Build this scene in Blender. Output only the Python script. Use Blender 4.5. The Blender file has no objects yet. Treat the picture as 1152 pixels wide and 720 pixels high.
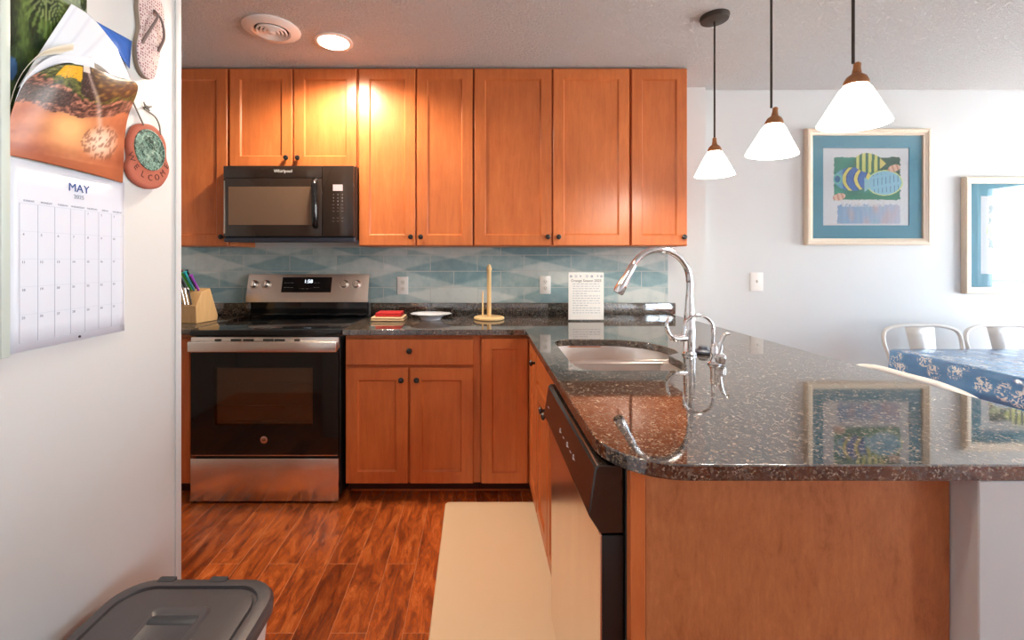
import bpy, bmesh, math, random
from mathutils import Vector, Matrix, noise
random.seed(7)
PI = math.pi
SC = bpy.context.scene
COL = SC.collection

# ------------------------------------------------------------------ camera
FPX = 489.6
cam_d = bpy.data.cameras.new('camera'); cam = bpy.data.objects.new('camera', cam_d); COL.objects.link(cam)
cam_d.sensor_width = 36; cam_d.lens = FPX/1152*36
cam_d.shift_x = 41/1152; cam_d.shift_y = -69/1152
cam_d.clip_start = .02
cam.location = (0, 0, 1.29); cam.rotation_euler = (PI/2, 0, 0)
SC.camera = cam
# ------------------------------------------------------------------ look
SC.view_settings.view_transform = 'Standard'; SC.view_settings.look = 'None'
SC.view_settings.gamma = 1; SC.view_settings.use_curve_mapping = False
SC.view_settings.exposure = 0.54
SC.cycles.max_bounces = 10; SC.cycles.diffuse_bounces = 6; SC.cycles.glossy_bounces = 5
SC.cycles.transparent_max_bounces = 8
SC.cycles.sample_clamp_indirect = 6
SC.cycles.caustics_reflective = False; SC.cycles.caustics_refractive = False
try:
    SC.cycles.use_denoising = True; SC.cycles.denoiser = 'OPENIMAGEDENOISE'
except Exception: pass
# ------------------------------------------------------------------ world (bright overcast sky by the sea)
W = bpy.data.worlds.new('sky'); SC.world = W; W.use_nodes = True
wn = W.node_tree; wn.nodes.clear()
tc = wn.nodes.new('ShaderNodeTexCoord'); sp = wn.nodes.new('ShaderNodeSeparateXYZ')
rp = wn.nodes.new('ShaderNodeValToRGB'); bg = wn.nodes.new('ShaderNodeBackground'); wo = wn.nodes.new('ShaderNodeOutputWorld')
wn.links.new(tc.outputs['Generated'], sp.inputs[0]); wn.links.new(sp.outputs['Z'], rp.inputs[0])
rp.color_ramp.elements[0].position = 0.0; rp.color_ramp.elements[0].color = (1.7, 1.66, 1.6, 1)  # lower half brightened past the sky to lift the ceiling
rp.color_ramp.elements[1].position = 0.5; rp.color_ramp.elements[1].color = (.46, .70, 1.0, 1)
e = rp.color_ramp.elements.new(.02); e.color = (.78, .90, 1.0, 1)
wn.links.new(rp.outputs[0], bg.inputs[0]); bg.inputs[1].default_value = 14
wn.links.new(bg.outputs[0], wo.inputs[0])

def area(name, loc, rot, sx, sy, power, color, portal=False, spread=None):
    l = bpy.data.lights.new(name, 'AREA'); l.shape = 'RECTANGLE'; l.size = sx; l.size_y = sy
    l.energy = power; l.color = color
    if spread: l.spread = spread
    if portal: l.cycles.is_portal = True
    o = bpy.data.objects.new(name, l); o.location = loc; o.rotation_euler = rot; COL.objects.link(o); return o
# portals in the balcony door and the added side window
area('portal_balcony', (5.24, 2.19, 1.05), (0, PI/2, 0), 2.0, 1.45, 1, (1, 1, 1), True)
area('portal_side', (5.24, -1.65, 1.25), (0, PI/2, 0), 1.8, 1.3, 1, (1, 1, 1), True)

sun_d = bpy.data.lights.new('sun', 'SUN'); sun_d.energy = 22; sun_d.angle = math.radians(1); sun_d.color = (1, .96, .90)  # added so bounce off deck and dining floor brightens the ceiling
sun = bpy.data.objects.new('sun', sun_d); COL.objects.link(sun); sun.rotation_euler = Vector((.42, .10, 1)).to_track_quat('Z', 'Y').to_euler()

# ------------------------------------------------------------------ materials
def srgb(r, g, b):
    f = lambda c: (c/255/12.92) if c/255 <= .04045 else ((c/255+.055)/1.055)**2.4
    return (f(r), f(g), f(b), 1)
class NT:
    def __init__(s, name, rough=.5, metal=0, base=(.8, .8, .8, 1), ior=1.5, coat=0):
        s.m = bpy.data.materials.new(name); s.m.use_nodes = True; s.t = s.m.node_tree
        s.b = s.t.nodes['Principled BSDF']
        s.b.inputs['Base Color'].default_value = base; s.b.inputs['Roughness'].default_value = rough
        s.b.inputs['Metallic'].default_value = metal; s.b.inputs['IOR'].default_value = ior
        s.b.inputs['Coat Weight'].default_value = coat
    def n(s, kind, **kw):
        x = s.t.nodes.new('ShaderNode'+kind)
        for k, v in kw.items():
            if k in x.inputs: x.inputs[k].default_value = v
            else: setattr(x, k, v)
        return x
    def l(s, a, b): s.t.links.new(a, b)
    def coord(s, scale=(1, 1, 1), loc=(0, 0, 0), rot=(0, 0, 0), rnd=0, kind='Object'):
        t = s.n('TexCoord'); mp = s.n('Mapping'); mp.inputs['Scale'].default_value = scale
        mp.inputs['Location'].default_value = loc; mp.inputs['Rotation'].default_value = rot
        src = t.outputs[kind]
        if rnd:
            oi = s.n('ObjectInfo'); vm = s.n('VectorMath', operation='SCALE'); cx = s.n('CombineXYZ')
            for i in range(3): s.l(oi.outputs['Random'], cx.inputs[i])
            s.l(cx.outputs[0], vm.inputs[0]); vm.inputs['Scale'].default_value = rnd
            ad = s.n('VectorMath', operation='ADD'); s.l(src, ad.inputs[0]); s.l(vm.outputs[0], ad.inputs[1]); src = ad.outputs[0]
        s.l(src, mp.inputs[0]); return mp.outputs[0]
    def noise(s, vec, scale, detail=4, rough=.55, dist=0):
        x = s.n('TexNoise'); x.inputs['Scale'].default_value = scale; x.inputs['Detail'].default_value = detail
        x.inputs['Roughness'].default_value = rough; x.inputs['Distortion'].default_value = dist
        s.l(vec, x.inputs['Vector']); return x.outputs['Fac']
    def ramp(s, fac, stops, interp='LINEAR'):
        x = s.n('ValToRGB'); cr = x.color_ramp; cr.interpolation = interp
        cr.elements[0].position, cr.elements[0].color = stops[0]
        cr.elements[1].position, cr.elements[1].color = stops[-1]
        for p, c in stops[1:-1]:
            e = cr.elements.new(p); e.color = c
        s.l(fac, x.inputs[0]); return x.outputs[0]
    def mix(s, fac, a, b, mode='MIX'):
        x = s.n('Mix', data_type='RGBA', blend_type=mode)
        for i, v in ((0, fac), (6, a), (7, b)):
            if isinstance(v, (int, float, tuple)): x.inputs[i].default_value = v
            else: s.l(v, x.inputs[i])
        return x.outputs[2]
    def bump(s, h, strength, dist=.01):
        x = s.n('Bump'); x.inputs['Strength'].default_value = strength; x.inputs['Distance'].default_value = dist
        s.l(h, x.inputs['Height']); s.l(x.outputs[0], s.b.inputs['Normal'])
    def base(s, c): s.l(c, s.b.inputs['Base Color'])
def plain(name, c, rough=.5, metal=0, **k): return NT(name, rough, metal, c, **k).m
M = {}
def schlick(a, f0):
    lw = a.n('LayerWeight'); pw = a.n('Math', operation='POWER'); pw.inputs[1].default_value = 5; a.l(lw.outputs['Facing'], pw.inputs[0])
    ma = a.n('Math', operation='MULTIPLY_ADD'); a.l(pw.outputs[0], ma.inputs[0]); ma.inputs[1].default_value = 1-f0; ma.inputs[2].default_value = f0
    return ma.outputs[0]
M['white_paint'] = plain('white_paint', srgb(232, 234, 234), .6)
a = NT('wall_paint', .6); v = a.coord(); a.base(a.mix(a.noise(v, 3, 2), srgb(206, 210, 212), srgb(211, 215, 216))); a.bump(a.noise(v, 260, 3), .06, .002); M['wall'] = a.m
a = NT('ceiling_texture', .9); v = a.coord()
n1 = a.noise(v, 66, 5, .7, .4); a.base(a.mix(n1, srgb(236, 235, 234), srgb(250, 250, 249)))  # hollows coloured darker than ridges: relief shading painted in
a.bump(a.ramp(n1, [(.40, (0, 0, 0, 1)), (.62, (1, 1, 1, 1))]), 1.0, .014); M['ceiling'] = a.m
def wood(name, dark, mid, light, rough=.33, blot=1.0, gscale=1.0):
    a = NT(name, rough); v = a.coord(scale=(9*gscale, 9*gscale, 1.1*gscale), rnd=7)
    g = a.noise(v, 4, 7, .68, .4)
    c = a.ramp(g, [(.3, dark), (.52, mid), (.75, light)])
    vb = a.coord(scale=(2.2, 2.2, 1.5), rnd=3)
    bl = a.ramp(a.noise(vb, 2.4*blot, 4, .6, .3), [(.30, (.88, .84, .80, 1)), (.6, (1, 1, 1, 1))])
    oi = a.n('ObjectInfo'); rr = a.ramp(oi.outputs['Random'], [(0, (.88, .86, .84, 1)), (1, (1.0, 1.0, 1.0, 1))])
    a.base(a.mix(1.0, a.mix(1.0, c, bl, 'MULTIPLY'), rr, 'MULTIPLY')); a.bump(g, .05, .002)
    return a.m
M['wood'] = wood('orange_maple', srgb(198, 108, 58), srgb(210, 119, 65), srgb(219, 130, 74))
a = NT('panel_wood', .42); v = a.coord(scale=(7, 7, 3)); g = a.noise(v, 3.4, 9, .78, .35)
g2 = a.noise(a.coord(scale=(22, 22, 5)), 4, 4, .7)
a.base(a.mix(a.ramp(g2, [(.35, (.0, 0, 0, 1)), (.7, (.35, .35, .35, 1))]), a.ramp(g, [(.30, srgb(156, 90, 50)), (.45, srgb(188, 116, 70)), (.7, srgb(206, 134, 84))]), srgb(150, 82, 44))); M['panel_wood'] = a.m
M['wood_inside'] = plain('cabinet_shadow_gap', srgb(90, 42, 20), .7)
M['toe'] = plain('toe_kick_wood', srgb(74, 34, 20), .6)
# floor planks
a = NT('plank_floor', .22); 
t = a.n('TexCoord'); sx = a.n('SeparateXYZ'); a.l(t.outputs['Object'], sx.inputs[0]); cx = a.n('CombineXYZ')
a.l(sx.outputs['Y'], cx.inputs['X']); a.l(sx.outputs['X'], cx.inputs['Y'])
br = a.n('TexBrick'); a.l(cx.outputs[0], br.inputs['Vector']); br.offset = .37; br.offset_frequency = 2
br.inputs['Scale'].default_value = 1; br.inputs['Brick Width'].default_value = .92; br.inputs['Row Height'].default_value = .125
br.inputs['Mortar Size'].default_value = .0016; br.inputs['Mortar Smooth'].default_value = .3; br.inputs['Bias'].default_value = 0
br.inputs['Color1'].default_value = (0, 0, 0, 1); br.inputs['Color2'].default_value = (1, 1, 1, 1); br.inputs['Mortar'].default_value = (.5, .5, .5, 1)
vv = a.n('VectorMath', operation='MULTIPLY_ADD'); a.l(br.outputs['Color'], vv.inputs[0]); vv.inputs[1].default_value = (9, 9, 9)
ms = a.n('VectorMath', operation='MULTIPLY'); a.l(t.outputs['Object'], ms.inputs[0]); ms.inputs[1].default_value = (11, 2.4, 1); a.l(ms.outputs[0], vv.inputs[2])
g = a.noise(vv.outputs[0], 2.2, 12, .82, .6)
c = a.ramp(g, [(.34, srgb(76, 32, 14)), (.46, srgb(150, 70, 30)), (.54, srgb(194, 98, 44)), (.68, srgb(226, 138, 78))])
c = a.mix(1.0, c, a.ramp(br.outputs['Color'], [(0, (.60, .54, .50, 1)), (.5, (.95, .95, .95, 1)), (1, (1.15, 1.12, 1.08, 1))]), 'MULTIPLY')
c = a.mix(br.outputs['Fac'], c, srgb(206, 128, 84)); a.base(c)
a.bump(g, .12, .004); a.l(a.ramp(g, [(.3, (.34, .34, .34, 1)), (.7, (.18, .18, .18, 1))]), a.b.inputs['Roughness']); M['floor'] = a.m
# granite
a = NT('granite', .045, ior=2.4); v = a.coord()
def grains(sc_, lo, hi):
    vo = a.n('TexVoronoi'); vo.inputs['Scale'].default_value = sc_; a.l(v, vo.inputs['Vector'])
    sx_ = a.n('SeparateColor'); a.l(vo.outputs['Color'], sx_.inputs[0]); return sx_.outputs[0]
g1 = grains(300, 0, 1); g2 = grains(170, 0, 1); cl_ = a.noise(v, 55, 3, .6)
c1 = a.ramp(g1, [(.0, srgb(14, 14, 15)), (.42, srgb(30, 27, 26)), (.62, srgb(74, 64, 56)), (.80, srgb(124, 108, 92)), (.95, srgb(164, 148, 130))])
c2 = a.ramp(g2, [(.0, srgb(16, 15, 15)), (.6, srgb(44, 38, 35)), (.9, srgb(110, 94, 80))])
a.base(a.mix(a.ramp(cl_, [(.40, (0, 0, 0, 1)), (.60, (1, 1, 1, 1))]), c2, c1)); M['granite'] = a.m
# backsplash tile
a = NT('glass_tile', .12, ior=1.45); t = a.n('TexCoord'); sx = a.n('SeparateXYZ'); a.l(t.outputs['Object'], sx.inputs[0])
cx = a.n('CombineXYZ')
ma = a.n('Math', operation='ADD'); ma.inputs[1].default_value = -.012+.1585; a.l(sx.outputs['X'], ma.inputs[0]); a.l(ma.outputs[0], cx.inputs['X'])
mb = a.n('Math', operation='ADD'); mb.inputs[1].default_value = -1.205; a.l(sx.outputs['Z'], mb.inputs[0]); a.l(mb.outputs[0], cx.inputs['Y'])
br = a.n('TexBrick'); a.l(cx.outputs[0], br.inputs['Vector']); br.offset = .5
br.inputs['Scale'].default_value = 1; br.inputs['Brick Width'].default_value = .317; br.inputs['Row Height'].default_value = .109
br.inputs['Mortar Size'].default_value = .0022; br.inputs['Mortar Smooth'].default_value = .1
br.inputs['Color1'].default_value = (0, 0, 0, 1); br.inputs['Color2'].default_value = (1, 1, 1, 1); br.inputs['Mortar'].default_value = (.5, .5, .5, 1)
wv = []
for sc_, rot_ in ((.62, .50), (.55, -.42)):
    mp = a.n('Mapping'); mp.inputs['Rotation'].default_value = (0, 0, rot_); mp.inputs['Scale'].default_value = (1, 2.1, 1); a.l(cx.outputs[0], mp.inputs[0])
    w_ = a.n('TexWave'); w_.bands_direction = 'Y'; w_.inputs['Scale'].default_value = sc_; w_.inputs['Distortion'].default_value = 2.2; w_.inputs['Detail'].default_value = 1.0; w_.inputs['Detail Scale'].default_value = 1.2
    a.l(mp.outputs[0], w_.inputs['Vector']); wv.append(a.ramp(w_.outputs['Fac'], [(.42, (0, 0, 0, 1)), (.58, (1, 1, 1, 1))]))
w1 = a.mix(.5, wv[0], wv[1]); nn = a.noise(cx.outputs[0], 14, 5, .6)
w1 = a.mix(.30, w1, a.ramp(nn, [(.3, (0, 0, 0, 1)), (.7, (1, 1, 1, 1))]))
w1 = a.mix(.22, w1, br.outputs['Color'])
c = a.ramp(w1, [(.12, srgb(124, 156, 164)), (.38, srgb(152, 178, 182)), (.58, srgb(182, 198, 198)), (.85, srgb(210, 217, 214))])
a.base(a.mix(br.outputs['Fac'], c, srgb(196, 200, 196))); 
inv = a.n('Math', operation='SUBTRACT'); inv.inputs[0].default_value = 1; a.l(br.outputs['Fac'], inv.inputs[1]); a.bump(inv.outputs[0], .4, .002); M['tile'] = a.m
# metals
def brushed(name, c, rough, sc):
    a = NT(name, rough, 1, c); v = a.coord(scale=sc); n_ = a.noise(v, 3, 2, .5)
    a.l(a.ramp(n_, [(.3, (rough*.93,)*3+(1,)), (.7, (rough*1.07,)*3+(1,))]), a.b.inputs['Roughness']); return a.m
M['steel'] = plain('brushed_steel', (.86, .80, .75, 1), .27, 1)
M['steel_v'] = brushed('brushed_steel_upright', (.84, .78, .73, 1), .25, (4, 4, .5))
M['sink_steel'] = plain('sink_steel', (.72, .66, .62, 1), .34, 1)
M['chrome'] = plain('chrome', (.86, .86, .87, 1), .06, 1)
M['bronze'] = plain('bronze', srgb(176, 124, 86), .35, .9)
M['dark_bronze'] = plain('dark_bronze', srgb(58, 50, 44), .5, .3)
M['black_gloss'] = plain('black_gloss', (.008, .008, .009, 1), .06)
M['black_satin'] = plain('black_satin', (.015, .015, .016, 1), .3)
M['black_matte'] = plain('black_matte', (.02, .02, .02, 1), .6)
M['micro_black'] = plain('micro_black', srgb(46, 36, 31), .12, ior=1.6)
M['micro_glass'] = plain('micro_window', srgb(112, 90, 74), .05, ior=1.7)  # brown of the reflected room put into the window colour
M['oven_liner'] = plain('oven_liner', srgb(150, 118, 92), .4)
a = NT('smoked_glass', .03, base=(.0, .0, .0, 1)); tr = a.n('BsdfTransparent'); tr.inputs[0].default_value = (.70, .64, .58, 1)
gl = a.n('BsdfGlossy'); gl.inputs['Roughness'].default_value = .03
mx = a.n('MixShader'); a.l(schlick(a, .07), mx.inputs[0]); a.l(tr.outputs[0], mx.inputs[1]); a.l(gl.outputs[0], mx.inputs[2])
a.l(mx.outputs[0], a.t.nodes['Material Output'].inputs[0]); M['smoked'] = a.m
a = NT('clear_glass', .0); tr = a.n('BsdfTransparent'); tr.inputs[0].default_value = (.97, .98, .98, 1)
gl = a.n('BsdfGlossy'); gl.inputs['Roughness'].default_value = .02
mx = a.n('MixShader'); a.l(schlick(a, .045), mx.inputs[0]); a.l(tr.outputs[0], mx.inputs[1]); a.l(gl.outputs[0], mx.inputs[2])
a.l(mx.outputs[0], a.t.nodes['Material Output'].inputs[0]); M['glass'] = a.m
a = NT('picture_glass', .0); tr = a.n('BsdfTransparent'); tr.inputs[0].default_value = (.95, .97, .97, 1)
gl = a.n('BsdfGlossy'); gl.inputs['Roughness'].default_value = .015
mx = a.n('MixShader'); a.l(schlick(a, .075), mx.inputs[0]); a.l(tr.outputs[0], mx.inputs[1]); a.l(gl.outputs[0], mx.inputs[2])
a.l(mx.outputs[0], a.t.nodes['Material Output'].inputs[0]); M['picture_glass'] = a.m
def emit(name, c, s):
    a = NT(name); a.b.inputs['Emission Color'].default_value = c; a.b.inputs['Emission Strength'].default_value = s; return a.m
M['lamp_glow'] = emit('lamp_glow', (1, .86, .66, 1), 12)
M['shade_glass'] = emit('frosted_shade', (1, .94, .85, 1), 9)
M['display'] = emit('clock_digits', (.75, .85, 1, 1), 1.6)
M['lcd'] = plain('lcd', srgb(196, 180, 186), .3)
M['plastic_white'] = plain('plastic_white', srgb(235, 233, 230), .35)
M['cream'] = plain('cream_plastic', srgb(224, 220, 214), .4)
M['paper'] = plain('paper', srgb(226, 231, 240), .7)
M['ink'] = plain('ink', srgb(140, 152, 172), .7)
M['ink_dark'] = plain('ink_dark', srgb(44, 44, 52), .7)
M['ink_blue'] = plain('ink_blue', srgb(40, 80, 150), .7)
M['grid_line'] = plain('grid_line', srgb(190, 200, 216), .7)
M['blue_sheet'] = plain('blue_sheet', srgb(62, 112, 200), .55)
M['mat_beige'] = NT('mat_beige', .55); a = M['mat_beige']; v = a.coord(); g = a.noise(v, 3, 3); a.base(a.mix(g, srgb(242, 212, 172), srgb(248, 222, 184))); a.bump(a.noise(v, 300, 2), .1, .001); M['mat_beige'] = a.m
a = NT('lid_grey', .38); v = a.coord(); a.base(a.mix(a.noise(v, 9, 3), srgb(66, 64, 68), srgb(76, 73, 76))); a.bump(a.noise(v, 400, 2), .12, .001); M['lid'] = a.m
M['tote'] = plain('tote_body', srgb(214, 210, 206), .4)
M['notch'] = plain('lid_notch', srgb(44, 48, 56), .5)
M['light_wood'] = NT('light_wood', .45); a = M['light_wood']; a.base(a.mix(a.noise(a.coord(scale=(20, 20, 2)), 5, 4), srgb(196, 150, 96), srgb(224, 184, 132))); M['light_wood'] = a.m
M['dowel'] = plain('pale_dowel', srgb(232, 196, 140), .45)
M['red_cloth'] = plain('red_cloth', srgb(190, 34, 36), .8)
M['tan_cloth'] = plain('tan_cloth', srgb(226, 190, 150), .8)
M['ceramic'] = plain('ceramic', srgb(226, 228, 236), .15)
M['slate'] = plain('slate_blue', srgb(52, 58, 72), .4)
for k_, c_ in dict(black=(24, 24, 26), green=(80, 178, 60), teal=(10, 160, 176), purple=(140, 50, 170), brown=(90, 50, 36)).items():
    M['knife_'+k_] = plain('knife_'+k_, srgb(*c_), .35)
M['frame_wood'] = NT('whitewashed_frame', .45); a = M['frame_wood']; a.base(a.mix(a.noise(a.coord(scale=(30, 30, 4)), 5, 4), srgb(214, 196, 172), srgb(232, 220, 202))); M['frame_wood'] = a.m
a = NT('teal_mat_board', .6); a.base(a.mix(a.noise(a.coord(), 6, 3), srgb(70, 144, 170), srgb(86, 158, 182))); M['teal_mat'] = a.m
M['print_white'] = plain('print_white', srgb(232, 230, 236), .6)
M['gray_side'] = M['wall']
M['clay'] = plain('terracotta', srgb(176, 98, 78), .8)
M['clay_dark'] = plain('terracotta_dark', srgb(92, 48, 40), .8)
a = NT('verdigris', .6); v = a.coord(); g = a.noise(v, 70, 4, .6, 1.5); a.base(a.ramp(g, [(.38, srgb(58, 78, 72)), (.55, srgb(120, 158, 142)), (.7, srgb(164, 190, 176))])); a.bump(g, .6, .004); M['verdigris'] = a.m
M['twine'] = plain('twine', srgb(128, 124, 116), .9)
a = NT('spotted_sole', .75); v = a.coord(); vo = a.n('TexVoronoi'); vo.inputs['Scale'].default_value = 120; a.l(v, vo.inputs['Vector']); vo.inputs['Randomness'].default_value = .45
a.base(a.ramp(vo.outputs['Distance'], [(.24, srgb(142, 82, 94)), (.36, srgb(212, 196, 194))])); M['sole'] = a.m
M['sole_side'] = plain('sole_side', srgb(150, 136, 122), .8)
M['strap'] = plain('strap', srgb(120, 106, 104), .7)
M['board_frame'] = plain('pale_green_frame', srgb(196, 210, 204), .4)
M['stack_shade'] = plain('stack_edge_shade', srgb(70, 84, 88), .5)  # dark tone for the calendar stack's back and its shadow
M['chair_metal'] = NT('pale_chair_metal', .35, .1, srgb(222, 218, 212)).m
a = NT('table_cloth', .16, ior=1.9); v = a.coord(); vo = a.n('TexVoronoi'); vo.feature = 'F1'; vo.inputs['Scale'].default_value = 11; a.l(v, vo.inputs['Vector'])
k1 = a.ramp(vo.outputs['Distance'], [(.36, (1, 1, 1, 1)), (.46, (0, 0, 0, 1))]); k2 = a.ramp(a.noise(v, 55, 2, .5, 1.5), [(.50, (0, 0, 0, 1)), (.54, (1, 1, 1, 1))])
k3 = a.n('SeparateColor'); a.l(vo.outputs['Color'], k3.inputs[0]); k1 = a.mix(1.0, k1, a.ramp(k3.outputs[0], [(.22, (0, 0, 0, 1)), (.24, (1, 1, 1, 1))]), 'MULTIPLY')
blue = a.ramp(a.noise(v, 4, 4), [(.3, srgb(52, 98, 150)), (.7, srgb(92, 140, 182))])
a.base(a.mix(a.mix(1.0, k1, k2, 'MULTIPLY'), blue, srgb(206, 206, 204))); a.bump(a.noise(v, 7, 3), .5, .02); M['cloth'] = a.m
a = NT('painted_print', .55); at = a.n('Attribute', attribute_name='Col'); a.base(at.outputs['Color']); M['paint'] = a.m
a = NT('glossy_paper', .35); at = a.n('Attribute', attribute_name='Col'); a.base(at.outputs['Color']); M['photo'] = a.m
M['deck'] = plain('balcony_deck', srgb(205, 200, 192), .8)

# ------------------------------------------------------------------ helpers
def link(name, me, parent=None):
    o = bpy.data.objects.new(name, me); COL.objects.link(o)
    if parent is not None: o.parent = parent
    return o
def root_loc(p):
    v = Vector((0, 0, 0))
    while p is not None: v += p.location; p = p.parent
    return v
def obj(name, bm, mat, parent=None, smooth=35, loc=None):
    """bm is in world metres; parts are shifted into their thing's own frame"""
    off = root_loc(parent) if parent is not None else (Vector(loc) if loc else Vector((0, 0, 0)))
    if parent is None and loc is None:   # origin at the base centre
        xs = [v.co for v in bm.verts]
        mn = Vector([min(c[i] for c in xs) for i in range(3)]); mxx = Vector([max(c[i] for c in xs) for i in range(3)])
        off = Vector(((mn.x+mxx.x)/2, (mn.y+mxx.y)/2, mn.z))
    bmesh.ops.translate(bm, verts=bm.verts, vec=-off)
    bmesh.ops.recalc_face_normals(bm, faces=bm.faces)
    me = bpy.data.meshes.new(name); bm.to_mesh(me); bm.free()
    if isinstance(mat, (list, tuple)):
        for m_ in mat: me.materials.append(m_)
    else: me.materials.append(mat)
    if smooth:
        for p in me.polygons: p.use_smooth = True
        me.set_sharp_from_angle(angle=math.radians(smooth))
    o = link(name, me, parent)
    if parent is None: o.location = off
    return o
def thing(name, label, cat, loc=(0, 0, 0), group=None):
    o = bpy.data.objects.new(name, None); COL.objects.link(o); o.location = loc; o.empty_display_size = .05
    o['label'] = label; o['category'] = cat
    if group: o['group'] = group
    return o
def tag(o, label, cat, group=None):
    o['label'] = label; o['category'] = cat
    if group: o['group'] = group
    return o
def struct(name, bm, mat):
    o = obj(name, bm, mat, loc=(0, 0, 0)); o['kind'] = 'structure'; return o
def copy_tree(o, parent=None):
    c = o.copy(); COL.objects.link(c)
    if parent is not None: c.parent = parent
    for ch in [x for x in SC.objects if x.parent == o]: copy_tree(ch, c)
    return c
def B(): return bmesh.new()
def box(bm, x0, x1, y0, y1, z0, z1, bev=0, seg=2):
    t = bmesh.new()
    vs = [t.verts.new((x, y, z)) for x in (x0, x1) for y in (y0, y1) for z in (z0, z1)]
    for f in ((0, 1, 3, 2), (4, 6, 7, 5), (0, 4, 5, 1), (2, 3, 7, 6), (0, 2, 6, 4), (1, 5, 7, 3)): t.faces.new([vs[i] for i in f])
    if bev: bmesh.ops.bevel(t, geom=t.edges[:], offset=bev, segments=seg, profile=.5, affect='EDGES')
    me = bpy.data.meshes.new('t'); t.to_mesh(me); t.free(); bm.from_mesh(me); bpy.data.meshes.remove(me); return bm
def loft(bm, rings, cap0=True, cap1=True, closed=True):
    R = [[bm.verts.new(p) for p in r] for r in rings]; n = len(R[0])
    for a_, b_ in zip(R, R[1:]):
        for i in range(n if closed else n-1):
            j = (i+1) % n; bm.faces.new((a_[i], a_[j], b_[j], b_[i]))
    if cap0: bm.faces.new(list(reversed(R[0])))
    if cap1: bm.faces.new(R[-1])
    return R
def lathe(bm, prof, c, axis=(0, 0, 1), seg=28, cap0=True, cap1=True):
    ax = Vector(axis).normalized(); u = ax.orthogonal().normalized(); w = ax.cross(u); c = Vector(c)
    rings = [[c+ax*h+(u*math.cos(2*PI*i/seg)+w*math.sin(2*PI*i/seg))*max(r, 1e-5) for i in range(seg)] for r, h in prof]
    loft(bm, rings, cap0, cap1); return bm
def spline(pts, n=8, closed=False):
    P = [Vector(p) for p in pts]; out = []; N = len(P)
    for i in range(N if closed else N-1):
        if closed: p0, p1, p2, p3 = P[i-1], P[i], P[(i+1) % N], P[(i+2) % N]
        else: p0, p1, p2, p3 = P[max(i-1, 0)], P[i], P[i+1], P[min(i+2, N-1)]
        for k in range(n):
            t = k/n; out.append(.5*((2*p1)+(p2-p0)*t+(2*p0-5*p1+4*p2-p3)*t*t+(3*p1-p0-3*p2+p3)*t**3))
    if not closed: out.append(P[-1])
    return out
def sweep(bm, pts, rad, seg=12, caps=True, flat=1.0):
    P = [Vector(p) for p in pts]; N = len(P)
    R = rad if isinstance(rad, (list, tuple)) else [rad]*N
    if len(R) != N: R = [R[0]+(R[-1]-R[0])*i/(N-1) for i in range(N)] if len(R) == 2 else [R[min(int(i*len(R)/N), len(R)-1)] for i in range(N)]
    T = [(P[min(i+1, N-1)]-P[max(i-1, 0)]).normalized() for i in range(N)]
    u = T[0].orthogonal().normalized(); rings = []
    for i in range(N):
        u = (u-T[i]*u.dot(T[i])).normalized(); w = T[i].cross(u)
        rings.append([P[i]+(u*math.cos(2*PI*k/seg)*flat+w*math.sin(2*PI*k/seg))*R[i] for k in range(seg)])
    loft(bm, rings, caps, caps); return bm
def panel_door(bm, O, U, V, Nn, w, h, t=.02, fr=.062, rec=.010):
    """shaker door: O lower corner on the back face, U across, V up, Nn outward"""
    O, U, V, Nn = map(Vector, (O, U, V, Nn))
    def ring(i, n): return [O+U*a_+V*b_+Nn*n for a_, b_ in ((i, i), (w-i, i), (w-i, h-i), (i, h-i))]
    loft(bm, [ring(0, 0), ring(0, t-.003), ring(.003, t), ring(fr, t), ring(fr+.002, t-.003), ring(fr+.008, t-rec), ring(fr+.010, t-rec)], True, True)
    return bm
def slab_front(bm, O, U, V, Nn, w, h, t=.02):
    O, U, V, Nn = map(Vector, (O, U, V, Nn))
    def ring(i, n): return [O+U*a_+V*b_+Nn*n for a_, b_ in ((i, i), (w-i, i), (w-i, h-i), (i, h-i))]
    loft(bm, [ring(0, 0), ring(0, t-.003), ring(.003, t)], True, True); return bm
def knob(parent, p, n):
    bm = B(); lathe(bm, [(.007, -.001), (.006, .010), (.009, .014), (.0145, .017), (.0155, .021), (.013, .026), (.004, .029)], p, n, 20)
    return obj('knob', bm, M['black_satin'], parent)
def text(parent, s, size, O, U, V, mat, name='lettering', ext=.0002, align='CENTER'):
    cu = bpy.data.curves.new('txt', 'FONT'); cu.body = s; cu.size = size; cu.extrude = ext; cu.align_x = align; cu.align_y = 'CENTER'; cu.resolution_u = 2
    to = bpy.data.objects.new('txt', cu); COL.objects.link(to)
    dg = bpy.context.evaluated_depsgraph_get(); me = bpy.data.meshes.new_from_object(to.evaluated_get(dg))
    bpy.data.objects.remove(to)
    U = Vector(U).normalized(); V = Vector(V).normalized(); N_ = U.cross(V)
    mt = Matrix((U, V, N_)).transposed().to_4x4(); mt.translation = Vector(O)-root_loc(parent)
    me.transform(mt); me.materials.clear(); me.materials.append(mat); me.name = name
    return link(name, me, parent)
def extrude_outline(bm, pts, vec, holes=()):
    """flat outline (list of 3-D points) with optional holes, given thickness along vec"""
    edges = []
    for loop in [pts]+list(holes):
        vs = [bm.verts.new(p) for p in loop]
        edges += [bm.edges.new((vs[i], vs[(i+1) % len(vs)])) for i in range(len(vs))]
    r = bmesh.ops.triangle_fill(bm, edges=edges, use_beauty=True, use_dissolve=False)
    fs = [g_ for g_ in r['geom'] if isinstance(g_, bmesh.types.BMFace)]
    ex = bmesh.ops.extrude_face_region(bm, geom=fs)
    bmesh.ops.translate(bm, verts=[g_ for g_ in ex['geom'] if isinstance(g_, bmesh.types.BMVert)], vec=vec)
    return bm
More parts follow.
